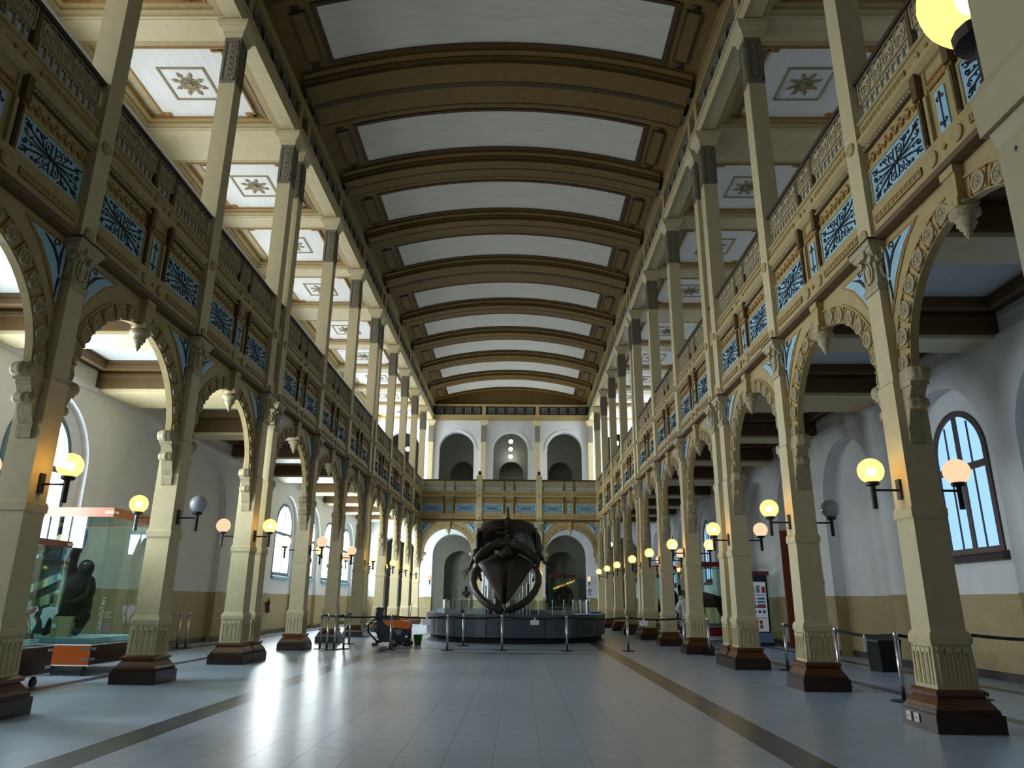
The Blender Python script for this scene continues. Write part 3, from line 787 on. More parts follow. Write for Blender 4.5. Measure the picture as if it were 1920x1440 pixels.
def scrollwork():
    mb = MB(); y0, y1 = -.014, 0
    q = MB()
    q.ribbon([(.02,.008),(.16,.05),(.34,.10),(.52,.158)], [.010,.024,.032,.010], y0, y1)          # diagonal spear
    q.ribbon([(.50,.15),(.545,.20),(.56,.235)], [.02,.03,.006], y0, y1)
    q.ribbon([(.46,.14),(.50,.19),(.49,.225)], [.012,.02,.006], y0, y1); q.ribbon([(.50,.145),(.56,.15),(.60,.18)], [.012,.02,.006], y0, y1)
    q.ribbon([(.05,.0),(.22,.010),(.40,.028),(.56,.03)], [.010,.016,.012,.006], y0, y1)
    q.ribbon(spiral(.095,.145,.085,1.4,-1.2,1), .009, y0, y1)
    q.ribbon([(.03,.02),(.05,.09),(.035,.2),(.02,.23)], [.010,.014,.012,.006], y0, y1)
    q.ribbon(spiral(.27,.19,.05,1.2,3.6,-1), .008, y0, y1)
    q.ribbon([(.20,.06),(.235,.13),(.30,.215),(.40,.235)], [.006,.009,.009,.004], y0, y1)
    q.ribbon(spiral(.555,.085,.045,1.2,PI,1), .010, y0, y1)
    for cx, cz, r in ((.37,.205,.022),(.60,.22,.016),(.43,.055,.016),(.19,.225,.014)):
        q.lathe([(r,0),(r,-.014)], 10, (cx,0,cz), 'y')
    for sx in (1, -1):
        for sz in (1, -1): mb.add([(sx*x, y, sz*z) for x, y, z in q.v], q.f)
    mb.lathe([(.03,0),(.03,-.016)], 12, axis='y')
    return mb
scroll_me = scrollwork().mesh('scrollwork', m['black'])
smallscroll = MB()
for sz in (1, -1):
    smallscroll.ribbon([(0,sz*.0),(0,sz*.12),(0,sz*.22)], [.012,.012,.03], -.012, 0)
    for sx in (1, -1):
        smallscroll.ribbon([(sx*p[0], sz*p[1]) for p in spiral(.045,.16,.04,1.0,PI,-1,12)], .010, -.012, 0)
smallscroll.sphere((0,-.004,.24), (.02,.012,.02), 8, 5).sphere((0,-.004,-.24), (.02,.012,.02), 8, 5)
small_me = smallscroll.mesh('scrollwork', m['black'])
leafs = MB()
leafs.ribbon([(.10,.10),(.16,.26),(.30,.42),(.52,.52)], [.02,.05,.05,.01], -.012, 0); leafs.ribbon([(.12,.14),(.14,.40),(.12,.54)], [.02,.05,.01], -.012, 0)
leafs.ribbon(spiral(.27,.50,.07,1.1,3.4,-1,14), .016, -.012, 0); leafs.ribbon([(.09,.06),(.11,-.10),(.10,-.24)], [.05,.03,.006], -.012, 0)
leaf_me = leafs.mesh('leaf_scroll', m['black'])
baluster_me = MB().steps([(0,.030),(.03,.030),(.04,.018),(.10,.026),(.19,.022),(.23,.016)], 0, 0).prism([(-.074,.32),(-.074,.255),(-.03,.30),(-.018,.22),(.018,.22),(.03,.30),(.074,.255),(.074,.32)], -.02, .02).mesh('baluster', m['relief'])
def balustrade_relief(w):
    mb = MB().box(-w/2, w/2, -.03, .03, 0, .37)
    for q in coffer_mesh(-w/2, w/2, 0, .37, .025): mb.box(q[0], q[1], -.05, -.03, q[2], q[3])
    n = max(1, round((w-.1)/.30)); dx = (w-.1)/n
    for k in range(n):
        c = -w/2+.05+dx*(k+.5)
        for sx in (-1, 1):
            mb.ribbon([(c+sx*p[0], .18+p[1]) for p in spiral(dx*.24, 0, .085, 1.2, PI, 1, 12)], .018, -.048, -.03)
            mb.ribbon([(c+sx*.02,.05),(c+sx*dx*.30,.07),(c+sx*dx*.45,.15)], [.008,.022,.008], -.046, -.03)
            mb.ribbon([(c+sx*.02,.32),(c+sx*dx*.30,.30),(c+sx*dx*.45,.22)], [.008,.022,.008], -.046, -.03)
    return mb
def garland(w):
    mb = MB(); n = 60
    mb.ribbon([(-w/2+w*i/n, .035*(1 if math.sin(i*.9) > 0 else -1)*min(1,abs(math.sin(i*.9))*1.6)) for i in range(n+1)], .032, -.03, 0)
    for k in range(7): mb.sphere((-w/2+w*(k+.5)/7, -.012, .09), (.035,.02,.022), 6, 4)
    return mb
def beads(w):
    mb = MB().box(-w/2, w/2, -.035, 0, -.03, .03, 0); n = int(w/.065)
    for k in range(n): mb.sphere((-w/2+w*(k+.5)/n, -.04, 0), (.026,.026,.026), 6, 4, 1)
    return mb
def corbel_mb(s):
    x = s*(HB-.175)
    prof = [(0,3.38),(-.05,3.40),(-.07,3.50),(-.05,3.58),(-.10,3.66),(-.15,3.82),(-.14,3.92),(-.20,3.98),(-.24,4.06),(-.27,4.10),(-.27,4.14),(-.27,4.36),(0,4.36)]
    mb = MB().prism([(x+s*a, z) for a, z in prof], -.10, .10)
    mb.box(min(x, x+s*-.30), max(x, x+s*-.30), -.12, .12, 4.12, 4.24)
    return mb
def strip_mb(w):
    mb = MB().box(-w/2, w/2, -.02, 0, -.055, .055, 0)
    for q in coffer_mesh(-w/2, w/2, -.055, .055, .016): mb.box(q[0], q[1], -.032, -.01, q[2], q[3], 1)
    n = int(w/.10)
    for k in range(n): mb.lathe([(.03,0),(.02,-.035),(.003,-.035)], 6, (-w/2+w*(k+.5)/n, 0, 0), 'y', 1)
    return mb
PF = -.05                                  # plane of the balcony front
def bay_proto():
    r = thing('arcade_bay', 'x', 'arcade bay')
    part('arch', arch_mb(), m['buff'], r)
    nv = 15
    for k in range(nv):
        a = PI*(k+.5)/nv
        if abs(a-PI/2) < .02: continue
        o = part('rosette_block', vb_me, None, r, ((AR+.135)*math.cos(a), -.05, AZ+(AR+.135)*math.sin(a)))
        o.rotation_euler = (0, -(a-PI/2), 0)
        if math.cos(a) > 0: o.scale = (1, 1, 1)
        part('rosette', ros5_me, None, o, (.008, -.02, -.01))
    for s in (-1, 1):
        x1 = s*(HB-.24)
        tri = [(x1, 5.30), (x1, 6.14), (s*.98, 6.14), (s*1.25, 5.98), (s*1.52, 5.68)]
        fr = [(x1+s*.05, 5.16), (x1+s*.05, 6.19), (s*.86, 6.19), (s*1.22, 5.94), (s*1.49, 5.62)]
        part('spandrel_frame', MB().prism(fr, -.065, -.04), m['gold'], r)
        o = part('spandrel_panel', MB().prism(tri, -.075, -.06), m['blue'], r)
        part('leaf_scroll', leaf_me, None, o, (s*(HB-.20), -.075, 5.60)).scale = (-s, 1, 1)
        c = part('corbel', corbel_mb(s), m['relief'], r)
        for z, q, rad in ((4.26, .30, .10), (3.90, .17, .075)):
            part('scroll_ball', MB().lathe([(rad*.8,-.13),(rad,-.10),(rad,.10),(rad*.8,.13)], 14, (s*(HB-.175-q), 0, z), 'y').sphere((s*(HB-.175-q-rad*.2),0,z), rad*1.02, 12, 8), m['relief'], c, smooth=True)
    part('keystone', MB().prism([(-.10,5.78),(.10,5.78),(.13,6.30),(-.13,6.30)], -.16, .08).box(-.13,.13,-.18,.08,6.18,6.28).box(-.11,.11,-.18,-.1,5.76,5.86), m['buff'], r)
    part('pendant', MB().lathe([(.09,5.80),(.14,5.78),(.145,5.74),(.11,5.72),(.16,5.68),(.165,5.62),(.12,5.60),(.10,5.54),(.11,5.51),(.075,5.49),(.08,5.46),(.045,5.44),(.05,5.41),(.006,5.32)][::-1], 14, (0,-.05,.05)), m['relief'], r, smooth=True)
    w = HB-.18
    part('cornice', MB().prism([(-.13,6.28),(-.20,6.30),(-.22,6.36),(-.16,6.42),(-.10,6.46),(.15,6.46),(.15,6.28)], -w, w, 'x'), m['brown'], r)
    part('lower_fascia', MB().box(-w, w, -.12, .15, 6.44, 6.80), m['buff'], r)
    part('backing', MB().box(-w, w, PF, .15, 6.80, 8.22), m['buff'], r)
    st = strip_mb(1.20); st_me = st.mesh('fascia_strip', [m['gold'], m['buff']])
    for z, y in ((6.60, -.12), (8.06, -.11)):
        for s in (-1, 1):
            part('fascia_strip', st_me, None, r, (s*1.10, y, z))
            part('medallion', med_me, None, r, (s*.26, y, z))
        part('diamond', MB().prism([(-.045,0),(0,-.04),(.045,0),(0,.04)], -.025, 0), m['gold'], r, (0, y, z))
    pn = MB().box(-.665, .665, -.02, 0, -.275, .275)
    pn_me = pn.mesh('blue_panel', m['blue'])
    fm_ = MB()
    for q in coffer_mesh(-.71, .71, -.32, .32, .045): fm_.box(q[0], q[1], -.035, 0, q[2], q[3])
    fm_me = fm_.mesh('panel_frame', m['buff'])
    ga_me = garland(1.36).mesh('garland', m['gold']); be_me = beads(1.40).mesh('bead_moulding', [m['brown'], m['relief']])
    for s in (-1, 1):
        o = part('blue_panel', pn_me, None, r, (s*1.09, PF, 7.13)); part('scrollwork', scroll_me, None, o, (0, -.02, 0))
        part('panel_frame', fm_me, None, r, (s*1.09, PF, 7.13))
        part('garland', ga_me, None, r, (s*1.08, PF, 7.57))
        part('bead_moulding', be_me, None, r, (s*1.08, PF-.02, 7.78), stuff=True)
        part('panel_post', MB().box(-.035,.035,-.07,0,6.80,7.52).box(-.055,.055,-.11,0,7.52,7.88).box(-.02,.02,-.085,0,6.86,7.46), m['brown'], r, (s*.34, PF, 0))
        part('panel_post', MB().box(-.03,.03,-.05,0,6.82,7.50).box(-.03,.03,-.02,0,7.5,7.86), m['buff'], r, (s*.25, PF, 0))
    o = part('small_panel', MB().box(-.10,.10,-.02,0,-.29,.29), m['blue'], r, (0, PF, 7.13)); part('scrollwork', small_me, None, o, (0, -.02, 0))
    part('garland', garland(.40).mesh('garland', m['gold']), None, r, (0, PF, 7.57))
    part('upper_cornice', MB().prism([(PF,7.84),(-.10,7.86),(-.16,7.92),(-.17,7.97),(-.11,7.98),(-.11,8.20),(-.14,8.21),(-.14,8.26),(.15,8.26),(.15,7.84)], -w, w, 'x'), m['buff'], r)
    rw = w-.34-.05
    re_me = balustrade_relief(rw).mesh('balustrade_panel', m['relief'])
    for s in (-1, 1):
        part('balustrade_panel', re_me, None, r, (s*(.36+rw/2), -.02, 8.57))
        for k in range(9): part('baluster', baluster_me, None, r, (s*(.39+(rw-.06)*(k+.5)/9), -.02, 8.255))
        part('baluster_post', MB().box(-.04,.04,-.06,.06,8.24,8.93), m['brown'], r, (s*.33, -.02, 0))
    part('baluster_board', MB().box(-w, w, .0, .02, 8.26, 8.60), m['pale_board'], r)
    part('balustrade_panel', balustrade_relief(.56).mesh('balustrade_panel', m['relief']), None, r, (0, -.02, 8.57))
    for k in range(3): part('baluster', baluster_me, None, r, ((k-1)*.17, -.02, 8.255))
    part('hand_rail', MB().box(-w, w, -.11, .08, 8.93, 9.0).box(-w, w, -.06, .05, 8.88, 8.93), m['dark_brown'], r)
    return r
bproto = bay_proto()
BK = [(-1,0),(0,1),(1,2),('2b',3),(3,4),(4,5),('5b',6),(6,7),(7,8),(8,9)]
first = True
for side in ('left', 'right'):
    for i, (a, c) in enumerate(BK):
        loc = (SX[side]*XC, (YC[a]+YC[c])/2, 0)
        what = 'in shadow' if side == 'left' else 'lit golden'
        l = '%s bay from the camera of the %s gallery, %s: arch, blue panels, balustrade' % (ORD[i], side, what)
        if first: bproto.location = loc; bproto.rotation_euler = (0,0,RZ[side]); bproto['label'] = l; bproto['group'] = 'gallery bays'; first = False
        else: dup(bproto, loc, RZ[side], l)
for i, (x, t) in enumerate(((-3.885, 'left-hand'), (0, 'middle'), (3.885, 'right-hand'))):
    o = dup(bproto, (x, YF, 0), 0, '%s bay of the end balcony facing the camera, golden, with arch and blue panels' % t)
    o.scale = (3.89/P_, 1, 1); o['group'] = 'end balcony bays'
# narrow links between coupled columns
lk = MB().box(-.21,.21,PF,.15,6.46,8.24).box(-.21,.21,-.16,.15,6.28,6.46).box(-.21,.21,-.12,.15,6.46,6.80).box(-.21,.21,-.13,.15,7.86,8.24)
lproto = thing('balcony_link', 'x', 'balcony panel', group='narrow balcony panels')
part('board', lk, m['buff'], lproto); part('blue_panel', MB().box(-.10,.10,PF-.02,PF,6.86,7.40), m['blue'], lproto)
part('balustrade_panel', MB().box(-.21,.21,-.05,.02,8.24,8.93), m['relief'], lproto); part('hand_rail', MB().box(-.21,.21,-.11,.08,8.93,9.0), m['dark_brown'], lproto)
n = 0
for side in ('left', 'right'):
    for q, (a, c) in enumerate(((2,'2b'),(5,'5b'))):
        loc = (SX[side]*XC, (YC[a]+YC[c])/2, 0)
        l = 'narrow balcony panel between the %s coupled columns of the %s gallery' % (ORD[q], side)
        if n == 0: lproto.location = loc; lproto.rotation_euler = (0,0,RZ[side]); lproto['label'] = l
        else: dup(lproto, loc, RZ[side], l)
        n += 1
# pilasters and inner balcony returns on the far wall
pil = thing('pilaster', 'slender cream pilaster on the upper end wall, left of the middle arch', 'pilaster', (-1.94, YW-.21, 0), 0, 'upper end wall pilasters')
part('shaft', MB().box(-.17,.17,-.08,.20,7.9,12.3), m['cream'], pil)
o = part('ornament_block', MB().box(-.18,.18,-.09,.20,12.3,13.5), m['stone_relief'], pil)
part('cap', MB().steps([(13.5,(.20,.14)),(13.62,(.22,.15)),(13.76,(.30,.19)),(13.9,(.31,.20))]), m['cream'], pil)
for x, t in ((1.94, 'right of the middle arch'), (-5.72, 'in the left-hand corner'), (5.72, 'in the right-hand corner')):
    dup(pil, (x, YW-.21, 0), 0, 'slender cream pilaster on the upper end wall, ' + t)

# ------------------------------------------------------------------ globe lamps on the columns
def lamp_proto():
    r = thing('wall_lamp', 'x', 'lamp')
    part('wall_plate', MB().box(-.045,.045,-.03,0,-.12,.14), m['iron'], r)
    part('arm', MB().tube([(0,-.02,0),(0,-.35,0)], .016, 8), m['iron'], r)
    part('post', MB().lathe([(.034,-.24),(.034,.06)], 12, (0,-.35,0)), m['iron'], r)
    part('cap', MB().lathe([(.04,.05),(.085,.065),(.09,.10),(.075,.115)], 14, (0,-.35,0)), m['iron'], r)
    part('globe', MB().sphere((0,-.35,.25), .165, 20, 12), m['lamp_on'], r, smooth=True)
    part('bulb', MB().sphere((0,-.35,.24), .06, 10, 6), m['bulb'], r, smooth=True)
    return r
lproto2 = lamp_proto()
gl_me = {}
base_globe = [c for c in lproto2.children if c.name.startswith('globe')][0].data
for k, mt in (('on', 'lamp_on'), ('soft', 'lamp_soft'), ('off', 'lamp_off')):
    me = base_globe.copy(); me.materials[0] = m[mt]; gl_me[k] = me
OFFC = .207
say = {'on': 'brightly lit', 'soft': 'dimly lit', 'off': 'unlit grey'}
state = {('left','hall'): {0:'on',1:'off',2:'on',3:'soft',4:'soft',5:'on'}, ('left','aisle'): {0:'soft',1:'on',2:'soft',3:'on',4:'on',5:'soft'},
         ('right','hall'): {}, ('right','aisle'): {0:'soft',1:'off',2:'soft',3:'on',4:'soft',5:'soft',6:'on',7:'soft',8:'soft',9:'soft'}}
first = True
for side in ('left', 'right'):
    for i, k in enumerate([-1,0,1,2,3,4,5,6,7,8,9]):
        for face in ('hall', 'aisle'):
            if k == 9 and face == 'hall': continue
            st = state[(side, face)].get(k, 'on')
            sx = -SX[side] if face == 'hall' else SX[side]
            loc = (SX[side]*XC+sx*OFFC, YC[k], 2.82); rz = RZ[side] if face == 'hall' else RZ[side]+PI
            l = '%s globe lamp, %s side of the %s lamp column from the camera, %s arcade' % (say[st], 'hall' if face == 'hall' else 'aisle', ORD[i], side)
            if k == -1: l = '%s globe lamp on the %s side of the unseen column before the %s arcade' % (say[st], face, side)
            else: l = '%s globe lamp on the %s side of %s lamp column in %s arcade' % (say[st], face, ORD[i-1], side)
            if k == -1: continue
            if st != 'on':
                o = dup(lproto2, loc, rz, l, skip=('bulb',)); o['state'] = st; continue
            if first: o = lproto2; o.location = loc; o.rotation_euler = (0,0,rz); o['label'] = l; o['group'] = 'column globe lamps'; first = False
            else: o = dup(lproto2, loc, rz, l)
            o['state'] = st
bpy.context.view_layer.update()
for o in [q for q in bpy.data.objects if q.get('state')]:
    for c in o.children:
        if c.name.startswith('globe'): c.data = gl_me[o['state']]
    del o['state']
def more_lamp(loc, rz, label, st='on'):
    o = dup(lproto2, loc, rz, label)
    for c in o.children:
        if c.name.startswith('globe'): c.data = gl_me[st]
    return o
more_lamp((1.94, YF-OFFC, 2.82), 0, 'brightly lit globe lamp on the end balcony column right of the whale')
more_lamp((-1.94, YF-OFFC, 2.82), 0, 'lit globe lamp on the end balcony column hidden behind the whale')
more_lamp((2.10, 1.24+.20, 2.98), PI, 'very close glowing globe lamp at the top right corner, seen from below')
tor = thing('wall_torch', 'torch shaped wall light on white pier left of the end arches', 'lamp', (-5.42, YW, 2.72), 0, 'torch lights on the end wall')
part('holder', MB().lathe([(.02,-.30),(.05,-.05),(.07,.0)], 10, (0,-.14,0)).tube([(0,0,-.12),(0,-.14,-.12)], .015, 6), m['iron'], tor)
part('flame_shade', MB().lathe([(.06,0),(.10,.14),(.09,.26),(.03,.34)], 12, (0,-.14,0)), m['lamp_soft'], tor, smooth=True)
dup(tor, (5.42, YW, 2.72), 0, 'torch shaped wall light on white pier right of the end arches')
def hang(loc, top, label, first=[None]):
    if first[0] is None:
        r = thing('hanging_lamp', label, 'lamp', loc, 0, 'white hanging globes')
        part('globe', MB().sphere((0,0,0), .15, 16, 10), m['lamp_white'], r, smooth=True)
        first[0] = r
    else: r = dup(first[0], loc, 0, label, skip=('rod', 'rose'))
    part('rod', MB().lathe([(.012,.15),(.012,top)], 6), m['iron'], r); part('rose', MB().lathe([(.06,top-.04),(.06,top)], 10), m['iron'], r)
    return r
for j, (x, y, z) in enumerate(((0, 52.0, 12.74), (-.03, 53.7, 12.52), (-.05, 55.3, 12.26))):
    hang((x, y, z), 14.4-z, '%s white hanging globe from the top, inside the upper middle arch' % ['topmost', 'second', 'lowest'][j])
hang((-7.0, 48.0, 11.3), 2.77, 'white hanging globe at the far end of the upper left gallery')
hang((7.3, 48.0, 11.8), 2.27, 'white hanging globe at the far end of the upper right gallery')
hang((-6.5, 45.0, 5.0), 1.93, 'white hanging globe low in the far left aisle')
hang((6.6, 47.6, 5.0), 1.93, 'white hanging globe low in the far right aisle')

# ------------------------------------------------------------------ whale skeleton
WX = .14
wh = thing('whale_skeleton', 'huge dark whale skeleton seen head-on, jaws open above a slate round counter', 'skeleton', (WX, 30.0, 0))
def P3(x, y, z): return (x, y-30.0, z)
def rostrum(s):
    mb = MB(); n = 14; rows = []
    for i in range(n+1):
        t = i/n; y = 27.6+3.4*t; z = 1.42+1.75*t**.9
        w = .13+1.02*t**.85+.10*t*t; th = .10+.20*t
        xi = .07+.02*t
        sec = [(xi, z-th*.9), (xi, z+th*.35+.10*t), (xi+(w-xi)*.35, z+th*.25+.04*t), (xi+(w-xi)*.75, z-.02-.10*t), (w, z-.06-.16*t), (xi+(w-xi)*.7, z-th*.55-.16*t), (xi+(w-xi)*.3, z-th*.9)]
        rows.append([P3(s*a, y, c) for a, c in sec])
    k = len(rows[0]); vs = [p for r in rows for p in r]; fs = []
    for i in range(n):
        for j in range(k): fs.append((i*k+j, i*k+(j+1)%k, (i+1)*k+(j+1)%k, (i+1)*k+j))
    fs.append(tuple(range(k))); fs.append(tuple(n*k+j for j in range(k)))
    return mb.add(vs, fs)
for s, t in ((-1, 'left'), (1, 'right')):
    part('upper_jaw', rostrum(s), m['bone'], wh, smooth=True)
    fr = MB()
    fr.tube([P3(s*.20,30.9,3.62), P3(s*.55,30.8,3.60), P3(s*.95,30.7,3.38), P3(s*1.24,30.6,3.05), P3(s*1.22,30.6,2.90)], [.20,.22,.24,.20,.08], 10, flat=.8)
    fr.tube([P3(s*.25,31.3,3.75), P3(s*.75,31.5,3.55), P3(s*1.15,31.3,3.15)], [.22,.26,.12], 10)
    part('brow_bone', fr, m['bone'], wh, smooth=True)
    part('lower_jaw', MB().tube([P3(s*1.06,31.2,2.75),P3(s*1.24,30.7,2.60),P3(s*1.31,30.1,2.38),P3(s*1.30,29.5,2.10),P3(s*1.14,28.8,1.75),P3(s*.86,28.2,1.45),P3(s*.52,27.7,1.22),P3(s*.20,27.4,1.10),P3(s*.05,27.3,1.07)], [.13,.15,.15,.14,.135,.125,.12,.11,.08], 10, flat=1.25), m['bone'], wh, smooth=True)
part('vomer', MB().tube([P3(0,27.75,1.36),P3(0,28.6,1.90),P3(0,29.6,2.50),P3(0,30.8,3.05)], [.07,.11,.15,.20], 8), m['belt'], wh, smooth=True)  # black fill: darkness of the gap between the upper jaws put into the colour
part('cranium', MB().sphere(P3(0,31.3,3.45), (.55,.55,.42), 16, 10).sphere(P3(0,30.7,3.30), (.28,.5,.26), 12, 8), m['bone'], wh, smooth=True)
def spine(y):
    pts = [(31.6,3.8),(32.6,4.55),(33.5,4.95),(35,5.08),(37,4.98),(39,4.78),(42,4.40),(45.2,3.85)]
    for (a, za), (c, zc) in zip(pts[:-1], pts[1:]):
        if a <= y <= c:
            t = (y-a)/(c-a); return za+(zc-za)*t
    return 3.85
yv = 31.9; nvt = 0
vb_ = MB().lathe([(.14,-.15),(.17,-.10),(.15,0),(.17,.10),(.14,.15)], 10, axis='y')
vb_.prism([(-.10,.10),(.14,.10),(.22,.62),(.06,.66)], -.025, .025, 'x')
for s in (-1, 1): vb_.prism([(s*.12,-.12),(s*.66,-.10),(s*.66,.12),(s*.12,.12)], -.06, .02, 'z')
vme = vb_.mesh('vertebra', m['bone'])
while yv < 44.9:
    o = part('vertebra', vme, None, wh, P3(0, yv, spine(yv)))
    k = .78 if yv < 33 else (1.0 if yv < 40 else 1.0-.55*(yv-40)/5); o.scale = (k, 1, k)
    yv += .40
yr = 32.6; i = 0
while yr < 40.6:
    t = (yr-32.6)/8.0; z = spine(yr); w = (1.22+.30*math.sin(PI*min(1, t*1.6+.15)))*(1-.58*max(0,(t-.25)/.75)); d = 2.3-1.0*t
    for s in (-1, 1):
        part('rib', MB().tube([P3(s*.14,yr,z-.02),P3(s*w*.42,yr-.04,z-.03),P3(s*w*.72,yr-.06,z-.22),P3(s*(w*.93),yr-.03,z-.70),P3(s*w,yr+.12,z-1.25),P3(s*(w*.97),yr+.30,z-d*.82),P3(s*(w*.84),yr+.45,z-d)], [.09,.11,.12,.12,.11,.09,.05], 7, flat=1.0), m['bone'], wh, smooth=True)
    yr += .36
for s in (-1, 1):
    part('shoulder_blade', MB().prism([(4.02,0),(4.45,.25),(4.62,.75),(4.50,1.15),(4.20,1.25),(3.75,.75),(3.55,.40)], -.04, .04, 'z'), m['bone'], wh)
    o = [c for c in COL.objects if c.name.startswith('shoulder_blade')][-1]
    # stand the plate upright beside the ribs
    o.data = MB().add([(s*(1.28+.05*k), y-30, z) for k in (0, 1) for z, y in ((3.50,32.3),(3.72,32.0),(4.30,32.1),(4.56,32.7),(4.40,33.3),(4.05,33.4),(3.62,32.7))], [tuple(range(7)), tuple(range(13,6,-1))]+[(j, (j+1)%7, 7+(j+1)%7, 7+j) for j in range(7)]).mesh('shoulder_blade', m['bone'])
    e = (-1.78, 31.9, 2.28) if s < 0 else (2.02, 31.9, 2.66)
    a = Vector(P3(s*1.36, 32.1, 3.42)); c = Vector(P3(*e)) - Vector((WX if s > 0 else 0, 0, 0))
    b_ = a.lerp(c, .38); w2 = a.lerp(c, .62)
    part('flipper_bone', MB().sphere(tuple(a), (.17,.17,.18), 12, 8).tube([a, b_], [.12,.10], 8), m['bone'], wh, smooth=True)
    for q in (-1, 1): part('flipper_bone', MB().tube([b_+Vector((0,q*.06,0)), w2+Vector((0,q*.08,0))], [.06,.05], 7), m['bone'], wh, smooth=True)
    for f in range(4):
        off = Vector((s*(.02+.05*f)*.6, (f-1.5)*.09, .05*f)); L = c+off*1.6
        for g in range(3):
            p0 = w2.lerp(L, g/3.0+.03)+off*(.4); p1 = w2.lerp(L, (g+1)/3.0-.03)+off*.4
            part('finger_bone', MB().tube([p0, p0.lerp(p1, .5), p1], [.034-.006*g, .024-.005*g, .030-.006*g], 6), m['bone'], wh, smooth=True)
for x, y, z in ((-.92,30.6,2.5),(-.80,29.9,2.0),(-.66,29.3,1.75),(-.52,30.8,2.2),(-.04,28.2,1.30),(.10,28.6,1.35),(.46,29.0,1.55),(.56,29.5,1.7),(.70,30.2,2.0),(.86,29.8,2.1),(1.0,30.8,2.6),(0,34,4.85),(0,37,4.85),(0,40,4.5),(0,43,4.1)):
    part('support_post', MB().lathe([(.12,.17),(.12,.19),(.028,.20),(.028,z)], 10, P3(x, y, 0)), m['metal'], wh)

# ------------------------------------------------------------------ round counter around the skeleton
def ring(a, bb, n=72, e=2.7):
    out = []
    for i in range(n):
        t = 2*PI*i/n; c, s = math.cos(t), math.sin(t)
        out.append((a*math.copysign(abs(c)**(2/e), c), bb*math.copysign(abs(s)**(2/e), s)))
    return out
CO = (.55, 33.6, 0)
def ring_wall(o, i, z0, z1):
    n = len(o); vs = [(x,y,z0) for x, y in o]+[(x,y,z1) for x, y in o]+[(x,y,z0) for x, y in i]+[(x,y,z1) for x, y in i]
    fs = []
    for k in range(n):
        j = (k+1) % n
        fs += [(k,j,n+j,n+k), (2*n+k,3*n+k,3*n+j,2*n+j), (n+k,n+j,3*n+j,3*n+k), (k,2*n+k,2*n+j,j)]
    return MB().add(vs, fs)
ct = thing('round_counter', 'large curved slate grey counter enclosing the whale skeleton, dark recessed kick below', 'counter', CO)
A_, B_ = 3.70, 7.75
ro, ri = ring(A_, B_), ring(A_-.28, B_-.28)
part('body', ring_wall(ro, ri, .20, .80), m['counter'], ct)
part('top', ring_wall(ring(A_+.05, B_+.05), ring(A_-.34, B_-.34), .80, .96), m['counter_top'], ct)
part('kick', ring_wall(ring(A_-.14, B_-.14), ring(A_-.26, B_-.26), 0, .20), m['belt'], ct)
part('deck', MB().prism(ring(A_-.3, B_-.3), .02, .17, 'z'), m['counter_top'], ct)
for k in range(0, 72, 4):
    (x, y), (x2, y2) = ro[k], ro[(k+1) % 72]
    part('joint', MB().tube([(x*1.001, y*1.001, .21), (x*1.001, y*1.001, .79)], .010, 5), m['skirting'], ct)
gp = ring(A_-.55, B_-1.3, 24)
gb = thing('glass_barrier', 'low grey glass barrier standing around the skeleton inside the counter', 'barrier', CO)
for k in range(24):
    (x, y), (x2, y2) = gp[k], gp[(k+1) % 24]
    if y < -3.2 and y2 < -3.2: continue
    part('glass_panel', MB().add([(x,y,.2),(x2,y2,.2),(x2,y2,1.45),(x,y,1.45)], [(0,1,2,3)]), m['glass_grey'], gb)
    part('rail_post', MB().lathe([(.022,.17),(.022,1.5)], 8, (x, y, 0)), m['metal'], gb)
for j, (x, y, rz, l) in enumerate(((-2.15,30.6,.35,'pale blue slanted information desk inside the counter, on the left'), (-1.15,31.4,.1,'pale blue slanted information desk inside the counter, next to the skeleton'))):
    d = thing('information_desk', l, 'display', (x, y, .17), rz)
    part('panel', MB().prism([(-.20,.72),(.25,.92),(.25,.88),(-.20,.68)], -.45, .45, 'x'), m['plinth'], d)
    part('leg', MB().box(-.35,-.29,-.02,.04,0,.74), m['metal'], d); part('leg', MB().box(.29,.35,-.02,.04,0,.74), m['metal'], d)
for k in range(5):
    d = thing('folded_panel', '%s of the slanted grey frames leaning together on the counter' % ORD[k], 'frame', (2.35+.11*k, 27.3+.02*k, .96), 0, 'leaning frames on the counter')
    part('frame', MB().prism([(-.10,.015),(.05,.24),(.08,.24),(-.07,.015)], -.02, .02).prism([(-.10,.0),(-.07,.0),(-.07,.03),(-.10,.03)], -.1, .1), m['metal'], d)
    part('panel', MB().prism([(-.07,.03),(.06,.23),(.065,.23),(-.065,.03)], .02, .20), m['counter_top'], d)
bk = thing('leaflet_stack', 'blue and white leaflets lying on the right part of the counter top', 'leaflets', (3.25, 27.25, .96), .5)
part('white_leaflet', MB().box(-.55,.45,-.12,.12,0,.035), m['paper'], bk); part('blue_leaflet', MB().box(.0,.42,-.10,.16,.035,.10), m['flat_blue'], bk)

